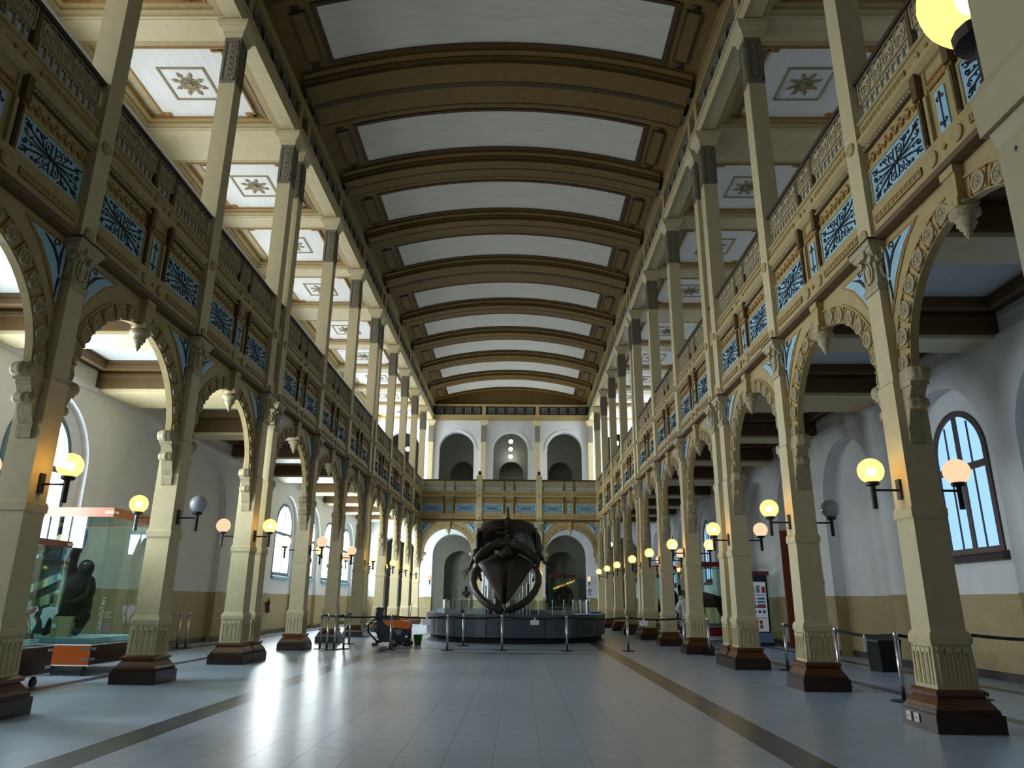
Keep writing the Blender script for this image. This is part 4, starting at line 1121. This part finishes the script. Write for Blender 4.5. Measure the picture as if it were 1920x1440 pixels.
# ------------------------------------------------------------------ belt barriers
def stanchion(x, y, h=1.0, label='', to=None, white=False, first={}):
    if 'p' not in first:
        r = thing('barrier_post', label, 'barrier post', (x, y, 0), 0, 'belt barrier posts')
        part('foot', MB().lathe([(.19,0),(.19,.012),(.16,.025),(.04,.03)], 20), m['iron'], r)
        part('post', MB().lathe([(.034,.025),(.034,.90)], 14), m['metal'], r, smooth=True)
        part('belt_head', MB().lathe([(.040,.90),(.040,.985),(.030,1.0)], 14), m['metal'], r, smooth=True)
        first['p'] = r
    else: r = dup(first['p'], (x, y, 0), 0, label, skip=('belt',))
    if to is not None:
        d = Vector((to[0]-x, to[1]-y, 0)); L = d.length; n_ = Vector((-d.y, d.x, 0)).normalized()*.004; mb = MB()
        for k in range(10):
            p, q = d*(k/10), d*((k+1)/10); za, zb = .925-.05*math.sin(PI*k/10), .925-.05*math.sin(PI*(k+1)/10)
            vs = [p-n_, q-n_, q-n_, p-n_, p+n_, q+n_, q+n_, p+n_]; zz = [za, zb, zb+.05, za+.05]*2
            mb.add([(v.x, v.y, z) for v, z in zip(vs, zz)], [(0,1,2,3),(4,7,6,5),(0,4,5,1),(3,2,6,7)])
        part('belt', mb, m['belt'], r)
    return r
row = [(-5.20,22.4),(-3.09,22.25),(-1.42,22.26),(.18,22.5),(2.11,22.55),(3.96,22.8),(5.66,22.85)]
rl = ['steel belt post at the left end of the row before the counter', 'steel belt post in front of the floor scrubber', 'steel belt post before the left part of the counter', 'steel belt post in front of the middle of the counter', 'steel belt post before the right part of the counter', 'steel belt post just right of the counter', 'steel belt post beside the person in the white coat']
for i, (x, y) in enumerate(row): stanchion(x, y, 1, rl[i], row[i+1] if i < 6 else None)
for x, y, l in ((-4.89,21.98,'nearest post of the cluster of belt posts at the left arcade'),(-4.70,22.1,'second post of the cluster of belt posts at the left arcade'),(-4.52,22.5,'third post of the cluster of belt posts at the left arcade')):
    stanchion(x, y, 1, l)
stanchion(-4.95, 25.1, 1, 'steel belt post behind the cluster, beside the fifth left column', (-5.2, 22.4))
stanchion(-1.13, 24.66, 1, 'steel belt post standing close against the counter front')
stanchion(6.02, 21.36, 1, 'steel belt post beside the fourth single column base on the right')
stanchion(-9.35, 22.2, 1, 'first of two pale posts in the dark niche of the left aisle'); stanchion(-9.10, 22.2, 1, 'second of two pale posts in the dark niche of the left aisle')
stanchion(6.46, 13.85, 1, 'steel belt post behind the second column of the right aisle', (6.6, 16.9)); stanchion(6.50, 11.75, 1, 'steel belt post left of the nearest right column', (6.46, 13.85))
stanchion(7.84, 12.11, 1, 'steel belt post right of the nearest right column', (6.50, 11.75)); stanchion(9.30, 11.3, 1, 'steel belt post near the right aisle wall, out at the edge', (7.84, 12.11))
stanchion(6.6, 16.9, 1, 'steel belt post hidden behind the second single column of the right arcade')
bx = thing('black_bin', 'black bin standing in the dark niche of the right aisle', 'bin', (8.75, 16.9, 0), .2)
part('body', MB().steps([(0,(.24,.20)),(.62,(.28,.22))]), m['belt'], bx); part('lid', MB().steps([(.62,(.29,.23)),(.66,(.29,.23)),(.72,(.18,.14))]), m['iron'], bx)
def sign(x, y, z, rz, l, w=.22, h=.14):
    r = thing('paper_sign', l, 'sign', (x, y, z), rz, 'paper signs on the belts')
    part('sheet', MB().box(-w/2, w/2, -.004, 0, -h, 0), m['paper'], r)
    part('clip', MB().box(-.03,.03,-.012,.012,-.01,.06), m['paper'], r)
sign(-2.05, 22.24, .87, 0, 'white paper sign hanging on the belt left of the counter middle', .26, .16)
sign(1.15, 22.52, .87, .05, 'white paper sign hanging on the belt right of the middle post', .26, .14)
sign(4.45, 22.80, .87, 0, 'white paper sign on the belt before the right columns', .26, .15)
sign(6.47, 12.75, .86, 1.0, 'white paper sign on the belt between two posts of the right aisle', .28, .22)
sign(7.48, 12.05, .86, .9, 'white paper sign edge-on between the near right column and a post', .26, .26)

# ------------------------------------------------------------------ floor scrubber, bucket, mop
sc = thing('floor_scrubber', 'orange and navy walk-behind floor scrubbing machine with black hose', 'cleaning machine', (-3.35, 24.4, 0), 0)
part('lower_body', MB().prism([(-.40,.12),(.42,.12),(.52,.22),(.52,.52),(-.10,.56),(-.46,.80),(-.55,.80),(-.50,.30)], -.27, .27), m['navy'], sc)
part('orange_tank', MB().prism([(-.36,.62),(-.22,.52),(.52,.50),(.55,.60),(.48,.74),(.10,.80),(-.25,.80)], -.255, .255), m['orange'], sc)
part('tank_lid', MB().prism([(-.46,.80),(.16,.80),(.10,.86),(-.40,.90)], -.24, .24), m['navy'], sc)
part('handle_console', MB().prism([(-.62,.78),(-.44,.78),(-.40,1.16),(-.56,1.18)], -.20, .20).box(-.60,-.38,-.26,.26,1.12,1.16), m['navy'], sc)
part('side_panel', MB().prism([(.02,.50),(.30,.50),(.24,.34),(.16,.33)], -.285, -.26), m['grey_plastic'], sc)
for s in (-1, 1):
    w_ = part('wheel', MB().lathe([(.115,-.03),(.13,-.02),(.13,.02),(.115,.03)], 20, (.05, s*.29, .13), 'y'), m['iron'], sc); part('hub', MB().lathe([(.06,-.035),(.06,.035)], 12, (.05, s*.29, .13), 'y'), m['grey_plastic'], w_)
part('brush_deck', MB().lathe([(.22,.02),(.26,.06),(.24,.14),(.10,.18)], 20, (.38,0,0)), m['navy'], sc)
part('squeegee', MB().box(-.62,-.55,-.38,.38,.01,.09).box(-.58,-.40,-.04,.04,.08,.16), m['iron'], sc)
part('hose', MB().tube([(-.48,-.28,.82),(-.66,-.30,.78),(-.80,-.30,.62),(-.78,-.28,.42),(-.62,-.24,.25),(-.52,-.15,.14)], .030, 8).tube([(-.50,-.2,.74),(-.60,-.28,.60),(-.56,-.3,.44),(-.46,-.28,.36)], .022, 8), m['iron'], sc, smooth=True)
part('badge', MB().box(.40,.48,-.285,-.26,.26,.32), m['paper'], sc)
pl = thing('spray_bottle', 'yellow and white spray bottle standing on the orange tank', 'bottle', (-3.28, 24.28, .80), 0)
part('body', MB().lathe([(.045,0),(.05,.02),(.05,.14),(.02,.18)], 12), m['paper'], pl); part('trigger', MB().box(-.03,.06,-.015,.015,.18,.23).lathe([(.05,.08),(.052,.16)], 12), m['yellow'], pl)
bu = thing('bucket', 'green plastic bucket on the floor beside the counter', 'bucket', (-2.62, 24.75, 0), 0)
part('shell', MB().lathe([(.105,0),(.145,.30),(.155,.30),(.155,.33),(.145,.33),(.135,.31),(.098,.02)], 20), m['green'], bu, smooth=True)
part('handle', MB().tube([(-.15,0,.31),(-.12,-.10,.25),(0,-.165,.22),(.12,-.10,.25),(.15,0,.31)], .008, 6), m['green'], bu)
mo = thing('mop', 'white handled mop leaning beside the scrubber', 'mop', (-2.98, 24.75, 0), 0)
part('handle', MB().tube([(0,0,.04),(.10,.05,1.30)], .014, 8), m['paper'], mo); part('head', MB().lathe([(.11,.0),(.09,.05),(.03,.08)], 10), m['grey_plastic'], mo)
wb = thing('slim_white_post', 'short white post standing against the left end of the counter', 'post', (-3.02, 25.9, 0), 0)
part('post', MB().lathe([(.03,.02),(.03,.40)], 10), m['paper'], wb); part('foot', MB().lathe([(.07,0),(.07,.02)], 12), m['paper'], wb)

# ------------------------------------------------------------------ figures grown as one skinned surface
def skin_fig(name, pts, chains, mt, parent, levels=2):
    names = list(pts); idx = {n: i for i, n in enumerate(names)}
    ed = []
    for c in chains: ed += [(idx[a], idx[b]) for a, b in zip(c[:-1], c[1:])]
    me = bpy.data.meshes.new(name); me.from_pydata([pts[n][:3] for n in names], ed, []); me.materials.append(mt)
    o = link(name, me, parent)
    sk = o.modifiers.new('skin', 'SKIN'); sk.use_smooth_shade = True; sk.branch_smoothing = .4
    me.skin_vertices[0].data.foreach_get  # layer exists once the modifier does
    for i, n in enumerate(names):
        r = pts[n][3]; me.skin_vertices[0].data[i].radius = r if isinstance(r, tuple) else (r, r)
    me.skin_vertices[0].data[0].use_root = True
    ss = o.modifiers.new('subsurf', 'SUBSURF'); ss.levels = levels; ss.render_levels = levels
    return o
# orangutan with one arm raised
og = thing('mounted_orangutan', 'dark mounted orangutan reaching one arm up along a branch, inside the glass case', 'animal', (-8.26, 15.0, .66), 0)
skin_fig('body', {'pelvis':(0,0,.42,.24),'belly':(.0,0,.70,.30),'chest':(0,-.02,1.0,.27),'neck':(.04,-.04,1.20,.15),
    'shl':(-.20,0,1.14,.14),'ell':(-.22,-.06,1.46,.11),'wrl':(-.06,-.10,1.80,.095),'hal':(-.04,-.10,1.98,.085),'fgl':(-.01,-.12,2.12,.055),
    'shr':(.24,0,1.08,.14),'elr':(.34,-.16,.78,.10),'wrr':(.18,-.34,.62,.075),'har':(.06,-.40,.62,.06),'fgr':(-.02,-.44,.66,.035),
    'hil':(-.2,-.05,.36,.18),'knl':(-.36,-.22,.42,.13),'anl':(-.28,-.26,.12,.08),'ftl':(-.30,-.42,.06,.06),
    'hir':(.2,-.05,.36,.18),'knr':(.36,-.22,.42,.13),'anr':(.28,-.26,.12,.08),'ftr':(.32,-.42,.06,.06)},
    [('pelvis','belly','chest','neck'),('chest','shl','ell','wrl','hal','fgl'),('chest','shr','elr','wrr','har','fgr'),('pelvis','hil','knl','anl','ftl'),('pelvis','hir','knr','anr','ftr')], m['fur'], og)
part('head', MB().sphere((.12,-.06,1.31), (.15,.16,.17), 16, 10).sphere((.24,-.17,1.31), (.09,.09,.08), 12, 8).sphere((.08,-.03,1.20), (.15,.14,.14), 12, 8), m['fur'], og, smooth=True)
part('face', MB().sphere((.20,-.16,1.38), (.085,.07,.06), 12, 8).sphere((.19,-.23,1.39),(.018,.015,.015),8,5).sphere((.265,-.18,1.39),(.018,.015,.015),8,5), m['bone'], og, smooth=True)
part('branch', MB().tube([(-.38,.10,0),(-.32,.10,.8),(-.20,.08,1.5),(-.08,.02,2.08)], [.06,.05,.045,.03], 8), m['bronze'], og, smooth=True)
og2 = thing('wooden_block', 'pale block in front of the orangutan on the plinth', 'block', (-8.22, 14.62, .66), .1)
part('block', MB().box(-.17,.17,-.08,.08,0,.36), m['dado'], og2); part('cap', MB().box(-.18,.18,-.09,.09,.36,.38), m['buff'], og2)

# ------------------------------------------------------------------ glass display cases
def brackets(mb, x0, x1, y0, y1, zs):
    for x in (x0, x1):
        for yy in (y0, y1):
            sx = 1 if x == x1 else -1; sy = 1 if yy == y1 else -1
            for z in zs: mb.box(min(x-sx*.16, x+sx*.012), max(x-sx*.16, x+sx*.012), yy-.012 if sy < 0 else yy, yy if sy < 0 else yy+.012, z-.022, z+.022).box(x if sx > 0 else x-.012, x+.012 if sx > 0 else x, min(yy-sy*.16, yy+sy*.012), max(yy-sy*.16, yy+sy*.012), z-.022, z+.022)
def glass_case(label, x0, x1, y0, y1, zb, zt, front, side, top=.18, group='glass display cases'):
    cx, cy = (x0+x1)/2, (y0+y1)/2; a, c = (x1-x0)/2, (y1-y0)/2
    r = thing('display_case', label, 'display case', (cx, cy, 0), 0, group)
    part('base', MB().box(-a, a, -c+.002, c, .20, zb), side, r)
    part('front_board', MB().box(-a, a, -c-.01, -c, .20, zb-.02), front, r)
    part('base_rim', MB().box(-a-.01, a+.01, -c-.015, c+.01, zb-.02, zb), m['paper'], r); part('base_rim', MB().box(-a-.01, a+.01, -c-.015, c+.01, .18, .20), m['paper'], r)
    part('glass_pane', MB().add([(-a,-c,zb),(a,-c,zb),(a,-c,zt),(-a,-c,zt)], [(0,1,2,3)]), m['glass'], r)
    part('glass_pane', MB().add([(-a,c,zb),(a,c,zb),(a,c,zt),(-a,c,zt)], [(0,1,2,3)]), m['glass'], r)
    for s in (-1, 1): part('glass_pane', MB().add([(s*a,-c,zb),(s*a,c,zb),(s*a,c,zt),(s*a,-c,zt)], [(0,1,2,3)]), m['glass'], r)
    f = MB()
    for q in coffer_mesh(-a, a, -c, c, .05): f.box(*q, zt, zt+top)
    part('top_frame', f, m['orange_wood'] if front == m['orange_wood'] else m['red_dark'], r); part('top_glass', MB().box(-a+.05, a-.05, -c+.05, c-.05, zt+.01, zt+.02), m['glass'], r)
    b2 = MB(); brackets(b2, -a, a, -c, c, (.30, zb-.08, zt+top*.5)); part('corner_bracket', b2, m['metal'], r, stuff=True)
    for sx in (-1, 1):
        for sy in (-1, 1): part('castor', MB().lathe([(.07,-.025),(.07,.025)], 14, (sx*(a-.15), sy*(c-.15), .07), 'x').box(sx*(a-.15)-.03, sx*(a-.15)+.03, sy*(c-.15)-.02, sy*(c-.15)+.02, .10, .18), m['iron'], r)
    part('plinth', MB().box(-a+.12, a-.12, -c+.12, c-.25, zb, zb+.10), m['plinth'], r)
    return r
glass_case('tall glass case holding the orangutan, orange front board, behind the second left column', -9.25, -7.30, 14.12, 16.15, .56, 2.92, m['orange_wood'], m['wood'])
glass_case('lower glass case with dark wooden base behind the nearest left column', -9.10, -7.08, 10.6, 12.62, .64, 2.22, m['wood'], m['wood'], .10)
# printed maps and texts on the orangutan case (hall-facing glass)
def blob(pts, y0=-.003, y1=0): return MB().prism(pts, y0, y1)
def world_map(loc, rz, label, red=True):
    r = thing('map_print', label, 'map', loc, rz, 'white map prints on the case glass')
    am = blob([(-.24,.18),(-.12,.20),(-.08,.14),(-.14,.08),(-.16,.02),(-.10,-.02),(-.08,-.08),(-.13,-.20),(-.16,-.10),(-.20,.02),(-.25,.10)])
    eu = blob([(-.02,.16),(.10,.20),(.24,.18),(.26,.10),(.20,.04),(.17,-.02),(.13,.03),(.10,-.02),(.07,-.14),(.03,-.16),(.01,-.04),(-.04,.02),(-.02,.10)])
    au = blob([(.19,-.08),(.26,-.08),(.26,-.14),(.19,-.14)])
    part('land', am, m['paper'], r); part('land', eu, m['paper'], r); part('land', au, m['paper'], r)
    if red: part('red_region', blob([(-.26,.12),(-.18,.19),(-.12,.17),(-.15,.10),(-.22,.06)], -.006, -.003), m['print_red'], r)
    return r
world_map((-7.40, 12.67, 1.05), PI/2*0, 'white map with a red patch, on the case behind the nearest left column')
world_map((-7.285, 15.22, 1.06), PI/2, 'white map print without red on the side glass of the orangutan case', False)
def text_ob(name, body, size, mt, parent, loc, rot, align='LEFT'):
    cu = bpy.data.curves.new(name, 'FONT'); cu.body = body; cu.size = size; cu.extrude = .001; cu.align_x = align; cu.materials.append(mt)
    q = bpy.data.objects.new(name, cu); COL.objects.link(q); bpy.context.view_layer.update()
    me = bpy.data.meshes.new_from_object(q.evaluated_get(bpy.context.evaluated_depsgraph_get())); bpy.data.objects.remove(q); bpy.data.curves.remove(cu)
    if not me.materials: me.materials.append(mt)
    o = bpy.data.objects.new(name, me); COL.objects.link(o); o.parent = parent; o.location = loc; o.rotation_euler = rot; return o
tx = thing('case_lettering', 'vertical white ORANGUTAN lettering with a small text block on the case glass', 'lettering', (-7.29, 14.22, .62), 0)
text_ob('word', 'ORANGUTAN', .105, m['paper'], tx, (0, .10, .12), (0, -PI/2, PI/2))
for k, w_ in enumerate((.22, .18, .24)): part('text_line', MB().box(0,.002,.16,.16+w_,.50-.045*k,.515-.045*k), m['paper'], tx)
part('text_panel', MB().box(0,.002,.16,.42,.12,.34), m['print_grey'], tx)
ob = thing('carved_figure', 'small dark object with blue base standing in the low glass case', 'exhibit', (-7.50, 12.2, .74), 0)
part('base', MB().steps([(0,.20),(.10,.18)]), m['navy'], ob); part('figure', MB().lathe([(.12,.10),(.15,.18),(.08,.30),(.10,.36),(.03,.42)], 12), m['bronze'], ob, smooth=True)

# ------------------------------------------------------------------ cases and exhibits of the right aisle
def quadruped(name, label, loc, rz, k, mt, tusk=False, group=None):
    r = thing(name, label, 'animal', loc, rz, group)
    p = {'hip':(-.75,0,1.25,.42),'mid':(0,0,1.22,.50),'chest':(.65,0,1.25,.45),'neck':(1.0,0,1.48,.28),'head':(1.30,0,1.66,.22),'muz':(1.60,0,1.50,.12),
         'tail':(-1.15,0,1.2,.07),'tl2':(-1.25,0,.75,.03)}
    ch = [('hip','mid','chest','neck','head','muz'),('hip','tail','tl2')]
    for s, t in ((-1,'a'),(1,'b')):
        p.update({'h1'+t:(-.70,s*.24,.92,.22),'h2'+t:(-.62,s*.26,.62,.13),'h3'+t:(-.78,s*.26,.36,.085),'h4'+t:(-.72,s*.26,.06,.09),
                  'f1'+t:(.62,s*.24,.92,.18),'f2'+t:(.64,s*.25,.55,.11),'f3'+t:(.62,s*.25,.28,.08),'f4'+t:(.66,s*.25,.06,.09)})
        ch += [('hip','h1'+t,'h2'+t,'h3'+t,'h4'+t),('chest','f1'+t,'f2'+t,'f3'+t,'f4'+t)]
    p = {n: (v[0]*k, v[1]*k, v[2]*k, v[3]*k) for n, v in p.items()}
    skin_fig('body', p, ch, mt, r)
    for s in (-1, 1):
        part('ear', MB().sphere((1.20*k, s*.22*k, 1.84*k), (.05*k,.10*k,.08*k), 10, 6), mt, r, smooth=True)
        if tusk: part('horn', MB().tube([(1.28*k,s*.10*k,1.80*k),(1.20*k,s*.30*k,2.15*k),(1.05*k,s*.50*k,2.45*k),(1.0*k,s*.52*k,2.75*k)], [.05*k,.045*k,.035*k,.012*k], 8), m['bronze'], r, smooth=True)
    return r
glass_case('tall glass case with reddish top rail in the right aisle behind the coupled columns', 7.15, 9.0, 28.6, 30.4, .55, 2.75, m['red_dark'], m['wood'])
quadruped('mounted_deer', 'dark mounted animal with horns inside the reddish railed glass case', (8.1, 29.4, .65), PI*.9, .72, m['fur_red'], True)
glass_case('glass case with red top rail farther along the right aisle, dark animal inside', 7.2, 9.0, 35.2, 37.4, .5, 2.9, m['red_dark'], m['wood'])
quadruped('mounted_ox', 'large dark horned mounted animal in the farther right aisle case', (8.0, 36.3, .6), -PI*.6, .90, m['fur'], True)
glass_case('glass case with red top rail, the most distant one in the right aisle', 7.2, 9.0, 40.0, 41.6, .5, 2.7, m['red_dark'], m['wood'])
quadruped('mounted_wolf', 'small dark mounted animal in the most distant right aisle case', (8.1, 40.8, .6), PI/2, .55, m['fur'], False)
# information cabinet
ic = thing('information_cabinet', 'tall dark cabinet holding a lit white information board, by the right aisle door', 'cabinet', (9.10, 26.75, 0), 0)
part('body', MB().box(-.44,.44,-.15,.42,.08,2.36), m['screen'], ic)
part('top_rail', MB().box(-.46,.46,-.36,.44,2.36,2.50), m['red_dark'], ic); part('foot', MB().box(-.46,.46,-.36,.44,0,.10), m['navy'], ic)
part('side_glass', MB().add([(-.44,-.34,.5),(-.44,-.15,.5),(-.44,-.15,2.36),(-.44,-.34,2.36)], [(0,1,2,3)]).add([(.44,-.34,.5),(.44,-.15,.5),(.44,-.15,2.36),(.44,-.34,2.36)], [(0,1,2,3)]), m['glass'], ic)
part('lower_panel', MB().box(-.44,.44,-.34,-.15,.10,.42), m['print_blue'], ic)
bd = part('board', MB().box(-.36,.36,-.19,-.155,.46,2.14), m['lit_board'], ic)
pr = MB()
pr.box(-.34,.34,-.195,-.19,1.68,1.70,0).box(-.34,.34,-.195,-.19,.90,.92,0)
part('rule_line', pr, m['print_navy'], bd)
part('red_rule', MB().box(-.32,.32,-.195,-.19,1.25,1.31), m['print_red'], bd)
for i in range(3):
    for s in (-1, 1): part('text_block', MB().box(min(s*.03,s*.30), max(s*.03,s*.30), -.195, -.19, 1.60-.11*i-.07, 1.60-.11*i), m['print_blue'], bd)
for i in range(4): part('round_symbol', MB().lathe([(.05,-.195),(.05,-.19)], 16, (-.24+.16*i,0,1.12), 'y'), m['print_navy'], bd)
for i in range(2):
    for s in (-1, 1): part('red_symbol', MB().box(s*.10-.05,s*.10+.05,-.195,-.19,.72-.15*i,.83-.15*i).box(s*.10-.07,s*.10+.07,-.195,-.19,.695-.15*i,.71-.15*i), m['print_red'], bd)
for i, (x, c_) in enumerate(((-.26,'print_red'),(-.10,'print_grey'),(.08,'print_grey'),(.27,'print_red'))): part('picture', MB().box(x-.06,x+.06,-.195,-.19,1.76,2.02-.05*(i%2)), m[c_], bd)
# person in a white coat seen from behind
pe = thing('person', 'person in a white coat seen from behind, half hidden by a right column', 'person', (6.72, 27.1, 0), -.25)
skin_fig('body', {'pelvis':(0,0,.98,.15),'spine':(0,0,1.18,.145),'chest':(0,0,1.38,.155),'neck':(0,.01,1.55,.055),'headb':(0,.02,1.63,.075),'headt':(0,.03,1.73,.085),
    'shl':(-.18,0,1.46,.07),'ell':(-.33,.02,1.20,.052),'wrl':(-.21,.12,1.03,.036),'hdl':(-.15,.15,1.0,.03),
    'shr':(.18,0,1.46,.07),'elr':(.26,.02,1.17,.052),'wrr':(.24,.16,.96,.036),'hdr':(.23,.20,.90,.03),
    'hil':(-.10,0,.90,.10),'knl':(-.11,.02,.50,.065),'anl':(-.11,-.01,.10,.045),'tol':(-.12,.12,.04,.038),
    'hir':(.10,0,.90,.10),'knr':(.11,.02,.50,.065),'anr':(.11,-.01,.10,.045),'tor':(.12,.12,.04,.038)},
    [('pelvis','spine','chest','neck','headb','headt'),('chest','shl','ell','wrl','hdl'),('chest','shr','elr','wrr','hdr'),('pelvis','hil','knl','anl','tol'),('pelvis','hir','knr','anr','tor')], m['skin'], pe)
skin_fig('coat', {'hem':(0,0,.62,(.20,.17)),'hips':(0,0,.92,(.19,.165)),'waist':(0,0,1.15,(.17,.15)),'chest':(0,0,1.38,(.185,.17)),'collar':(0,0,1.53,.075),
    'shl':(-.19,0,1.46,.088),'ell':(-.345,.02,1.19,.074),'wrl':(-.23,.11,1.05,.055),'shr':(.19,0,1.46,.088),'elr':(.275,.02,1.16,.074),'wrr':(.245,.14,.99,.055)},
    [('hem','hips','waist','chest','collar'),('chest','shl','ell','wrl'),('chest','shr','elr','wrr')], m['coat'], pe)
skin_fig('trousers', {'pel':(0,0,.92,.13),'hil':(-.10,0,.86,.105),'knl':(-.115,.02,.50,.082),'anl':(-.115,-.01,.12,.07),'hir':(.10,0,.86,.105),'knr':(.115,.02,.50,.082),'anr':(.115,-.01,.12,.07)}, [('pel','hil','knl','anl'),('pel','hir','knr','anr')], m['cloth_dark'], pe)
part('hair', MB().sphere((0,.015,1.715), (.095,.105,.115), 16, 10).sphere((0,-.045,1.66), (.08,.06,.09), 12, 8), m['hair'], pe, smooth=True)
for s in (-1, 1): part('shoe', MB().sphere((s*.115,.06,.045), (.05,.13,.045), 12, 8), m['iron'], pe, smooth=True)

# ------------------------------------------------------------------ wall things
fe = thing('fire_extinguisher', 'red fire extinguisher hung low on the left aisle wall', 'fire extinguisher', (-9.80+.11, 30.85, .85), 0)
part('cylinder', MB().lathe([(.07,0),(.085,.02),(.085,.42),(.06,.49),(.025,.52)], 16), m['red_dark'], fe, smooth=True)
part('valve', MB().box(-.02,.02,-.02,.02,.51,.58).box(-.02,.02,-.10,.03,.57,.60), m['iron'], fe); part('hose', MB().tube([(0,-.04,.55),(0,-.13,.48),(0,-.12,.25),(0,-.10,.12)], .014, 6), m['iron'], fe)
part('label', MB().box(.083,.088,-.04,.04,.18,.34), m['paper'], fe); part('bracket', MB().box(-.11,-.08,-.05,.05,.30,.40), m['iron'], fe)
def picto(loc, rz, l, k=1.0, arrow=False):
    r = thing('wall_sign', l, 'sign', loc, rz, 'round pictogram signs')
    part('ring', MB().lathe([(.085*k,0),(.085*k,-.006),(.062*k,-.006),(.062*k,0)], 24, axis='y', cap=False), m['iron'], r)
    part('mark', MB().prism([(-.02*k,-.03*k),(.02*k,-.03*k),(.02*k,.0),(.04*k,.0),(0,.04*k),(-.04*k,.0),(-.02*k,.0)], -.006, 0) if arrow else MB().prism([(.015*k,-.02*k),(.05*k,-.10*k),(.07*k,-.09*k),(.035*k,-.01*k)], -.007, 0), m['iron'], r)
    part('caption', MB().box(-.08*k,.08*k,-.005,0,-.155*k,-.125*k), m['iron'], r)
picto((9.80, 22.30, 2.05), RZ['right'], 'small round black pictogram with caption on the white pier of the right aisle wall')
picto((5.45, YW, 2.12), 0, 'small round arrow pictogram on the white pier right of the end arches', 1.6, True)
def socket(loc, rz, l):
    r = thing('wall_socket', l, 'socket', loc, rz, 'sockets on column bases')
    part('plate', MB().box(-.055,.055,-.012,0,-.05,.05), m['socket'], r)
    for s in (-1, 0, 1): part('hole', MB().lathe([(.007,-.0125),(.007,-.0135)], 8, (s*.022, 0, 0), 'y'), m['iron'], r)
socket((XC-.395, 9.52, .12), RZ['right'], 'farther cream socket on the wooden base of the nearest right column')
socket((XC-.395, 9.34, .12), RZ['right'], 'nearer cream socket on the wooden base of the nearest right column')
socket((-XC+.20, 9.32-.395, .12), 0, 'single pale socket on the dark base of the nearest left column')
hk = thing('wall_hook', 'black rod and blob standing in for the shaded collar groove of the very close column at the upper right', 'bracket', (2.0-.18, 1.27, 2.50), 0)
part('shaded_groove_line', MB().tube([(.0,.06,.0),(-.01,-.02,.05),(-.01,-.15,.12)], .008, 6), m['iron'], hk); part('hook', MB().tube([(0,.06,0),(-.01,.09,-.04),(-.01,.12,-.11)], [.010,.012,.014], 8).sphere((-.01,.12,-.12), .018, 8, 6), m['iron'], hk, smooth=True)  # solid black rod and knob drawn where the collar groove lies in shade

# ------------------------------------------------------------------ the room behind the end arches
bs = thing('bust', 'small dark bronze bust on a grey pedestal seen through the left end arch', 'bust', (-3.09, 53.0, 0), 0)
part('pedestal', MB().steps([(0,.34),(.12,.34),(.14,.28),(1.48,.26),(1.50,.33),(1.58,.33)]), m['grey_wall'], bs)
part('torso', MB().lathe([(.12,1.58),(.10,1.68),(.16,1.80)], 14).sphere((0,0,1.90), (.32,.18,.18), 16, 10).lathe([(.10,2.0),(.08,2.12)], 12), m['bronze'], bs, smooth=True)
part('head', MB().sphere((0,-.02,2.24), (.125,.14,.17), 16, 10).sphere((0,-.15,2.22), (.025,.03,.03), 8, 5), m['bronze'], bs, smooth=True)
glass_case('glass case holding the gorilla in the room beyond the right end arch', 2.85, 4.85, 52.6, 54.2, 1.0, 3.05, m['red_dark'], m['grey_wall'])
gr = thing('mounted_gorilla', 'broad dark gorilla sitting in the glass case beyond the right end arch', 'animal', (3.9, 53.3, 1.1), 0)
skin_fig('body', {'pelvis':(0,0,.35,.34),'belly':(0,0,.65,.36),'chest':(0,-.02,1.02,.36),'neck':(0,-.06,1.30,.20),'head':(0,-.10,1.50,.17),'crest':(0,-.06,1.62,.12),
    'shl':(-.36,0,1.10,.20),'ell':(-.54,-.10,.70,.15),'wrl':(-.50,-.25,.28,.11),'hal':(-.46,-.32,.10,.08),'shr':(.36,0,1.10,.20),'elr':(.54,-.10,.70,.15),'wrr':(.50,-.25,.28,.11),'har':(.46,-.32,.10,.08),
    'knl':(-.40,-.35,.30,.16),'ftl':(-.30,-.48,.08,.10),'knr':(.40,-.35,.30,.16),'ftr':(.30,-.48,.08,.10)},
    [('pelvis','belly','chest','neck','head','crest'),('chest','shl','ell','wrl','hal'),('chest','shr','elr','wrr','har'),('pelvis','knl','ftl'),('pelvis','knr','ftr')], m['fur'], gr)
st = thing('small_statue', 'small dark statue standing beside the gorilla case', 'statue', (2.45, 53.3, 0), 0)
part('pedestal', MB().steps([(0,.28),(1.30,.26),(1.34,.30)]), m['grey_wall'], st); part('figure', MB().lathe([(.22,1.34),(.18,1.60),(.24,1.90),(.08,2.02)], 14).sphere((0,0,2.16), (.12,.13,.16), 12, 8), m['bronze'], st, smooth=True)
tv = thing('dark_screen', 'large dark screen on a white stand behind the column right of the whale', 'screen', (1.92, 52.3, 0), 0)
part('panel', MB().box(-.68,.68,-.05,.05,1.92,2.60), m['screen'], tv); part('stand', MB().box(-.62,-.55,-.04,.04,0,1.92).box(.55,.62,-.04,.04,0,1.92), m['metal'], tv); part('shelf', MB().box(-.64,.64,-.25,.25,1.50,1.84), m['paper'], tv)
pt = thing('potted_plant', 'small dark plant on a ledge low in the left end arch', 'plant', (-4.35, 52.4, 0), 0)
part('pot', MB().lathe([(.15,0),(.20,.5),(.22,1.40)], 14), m['paper'], pt); part('foliage', MB().sphere((0,0,1.55), (.24,.22,.20), 12, 8), m['bronze'], pt)
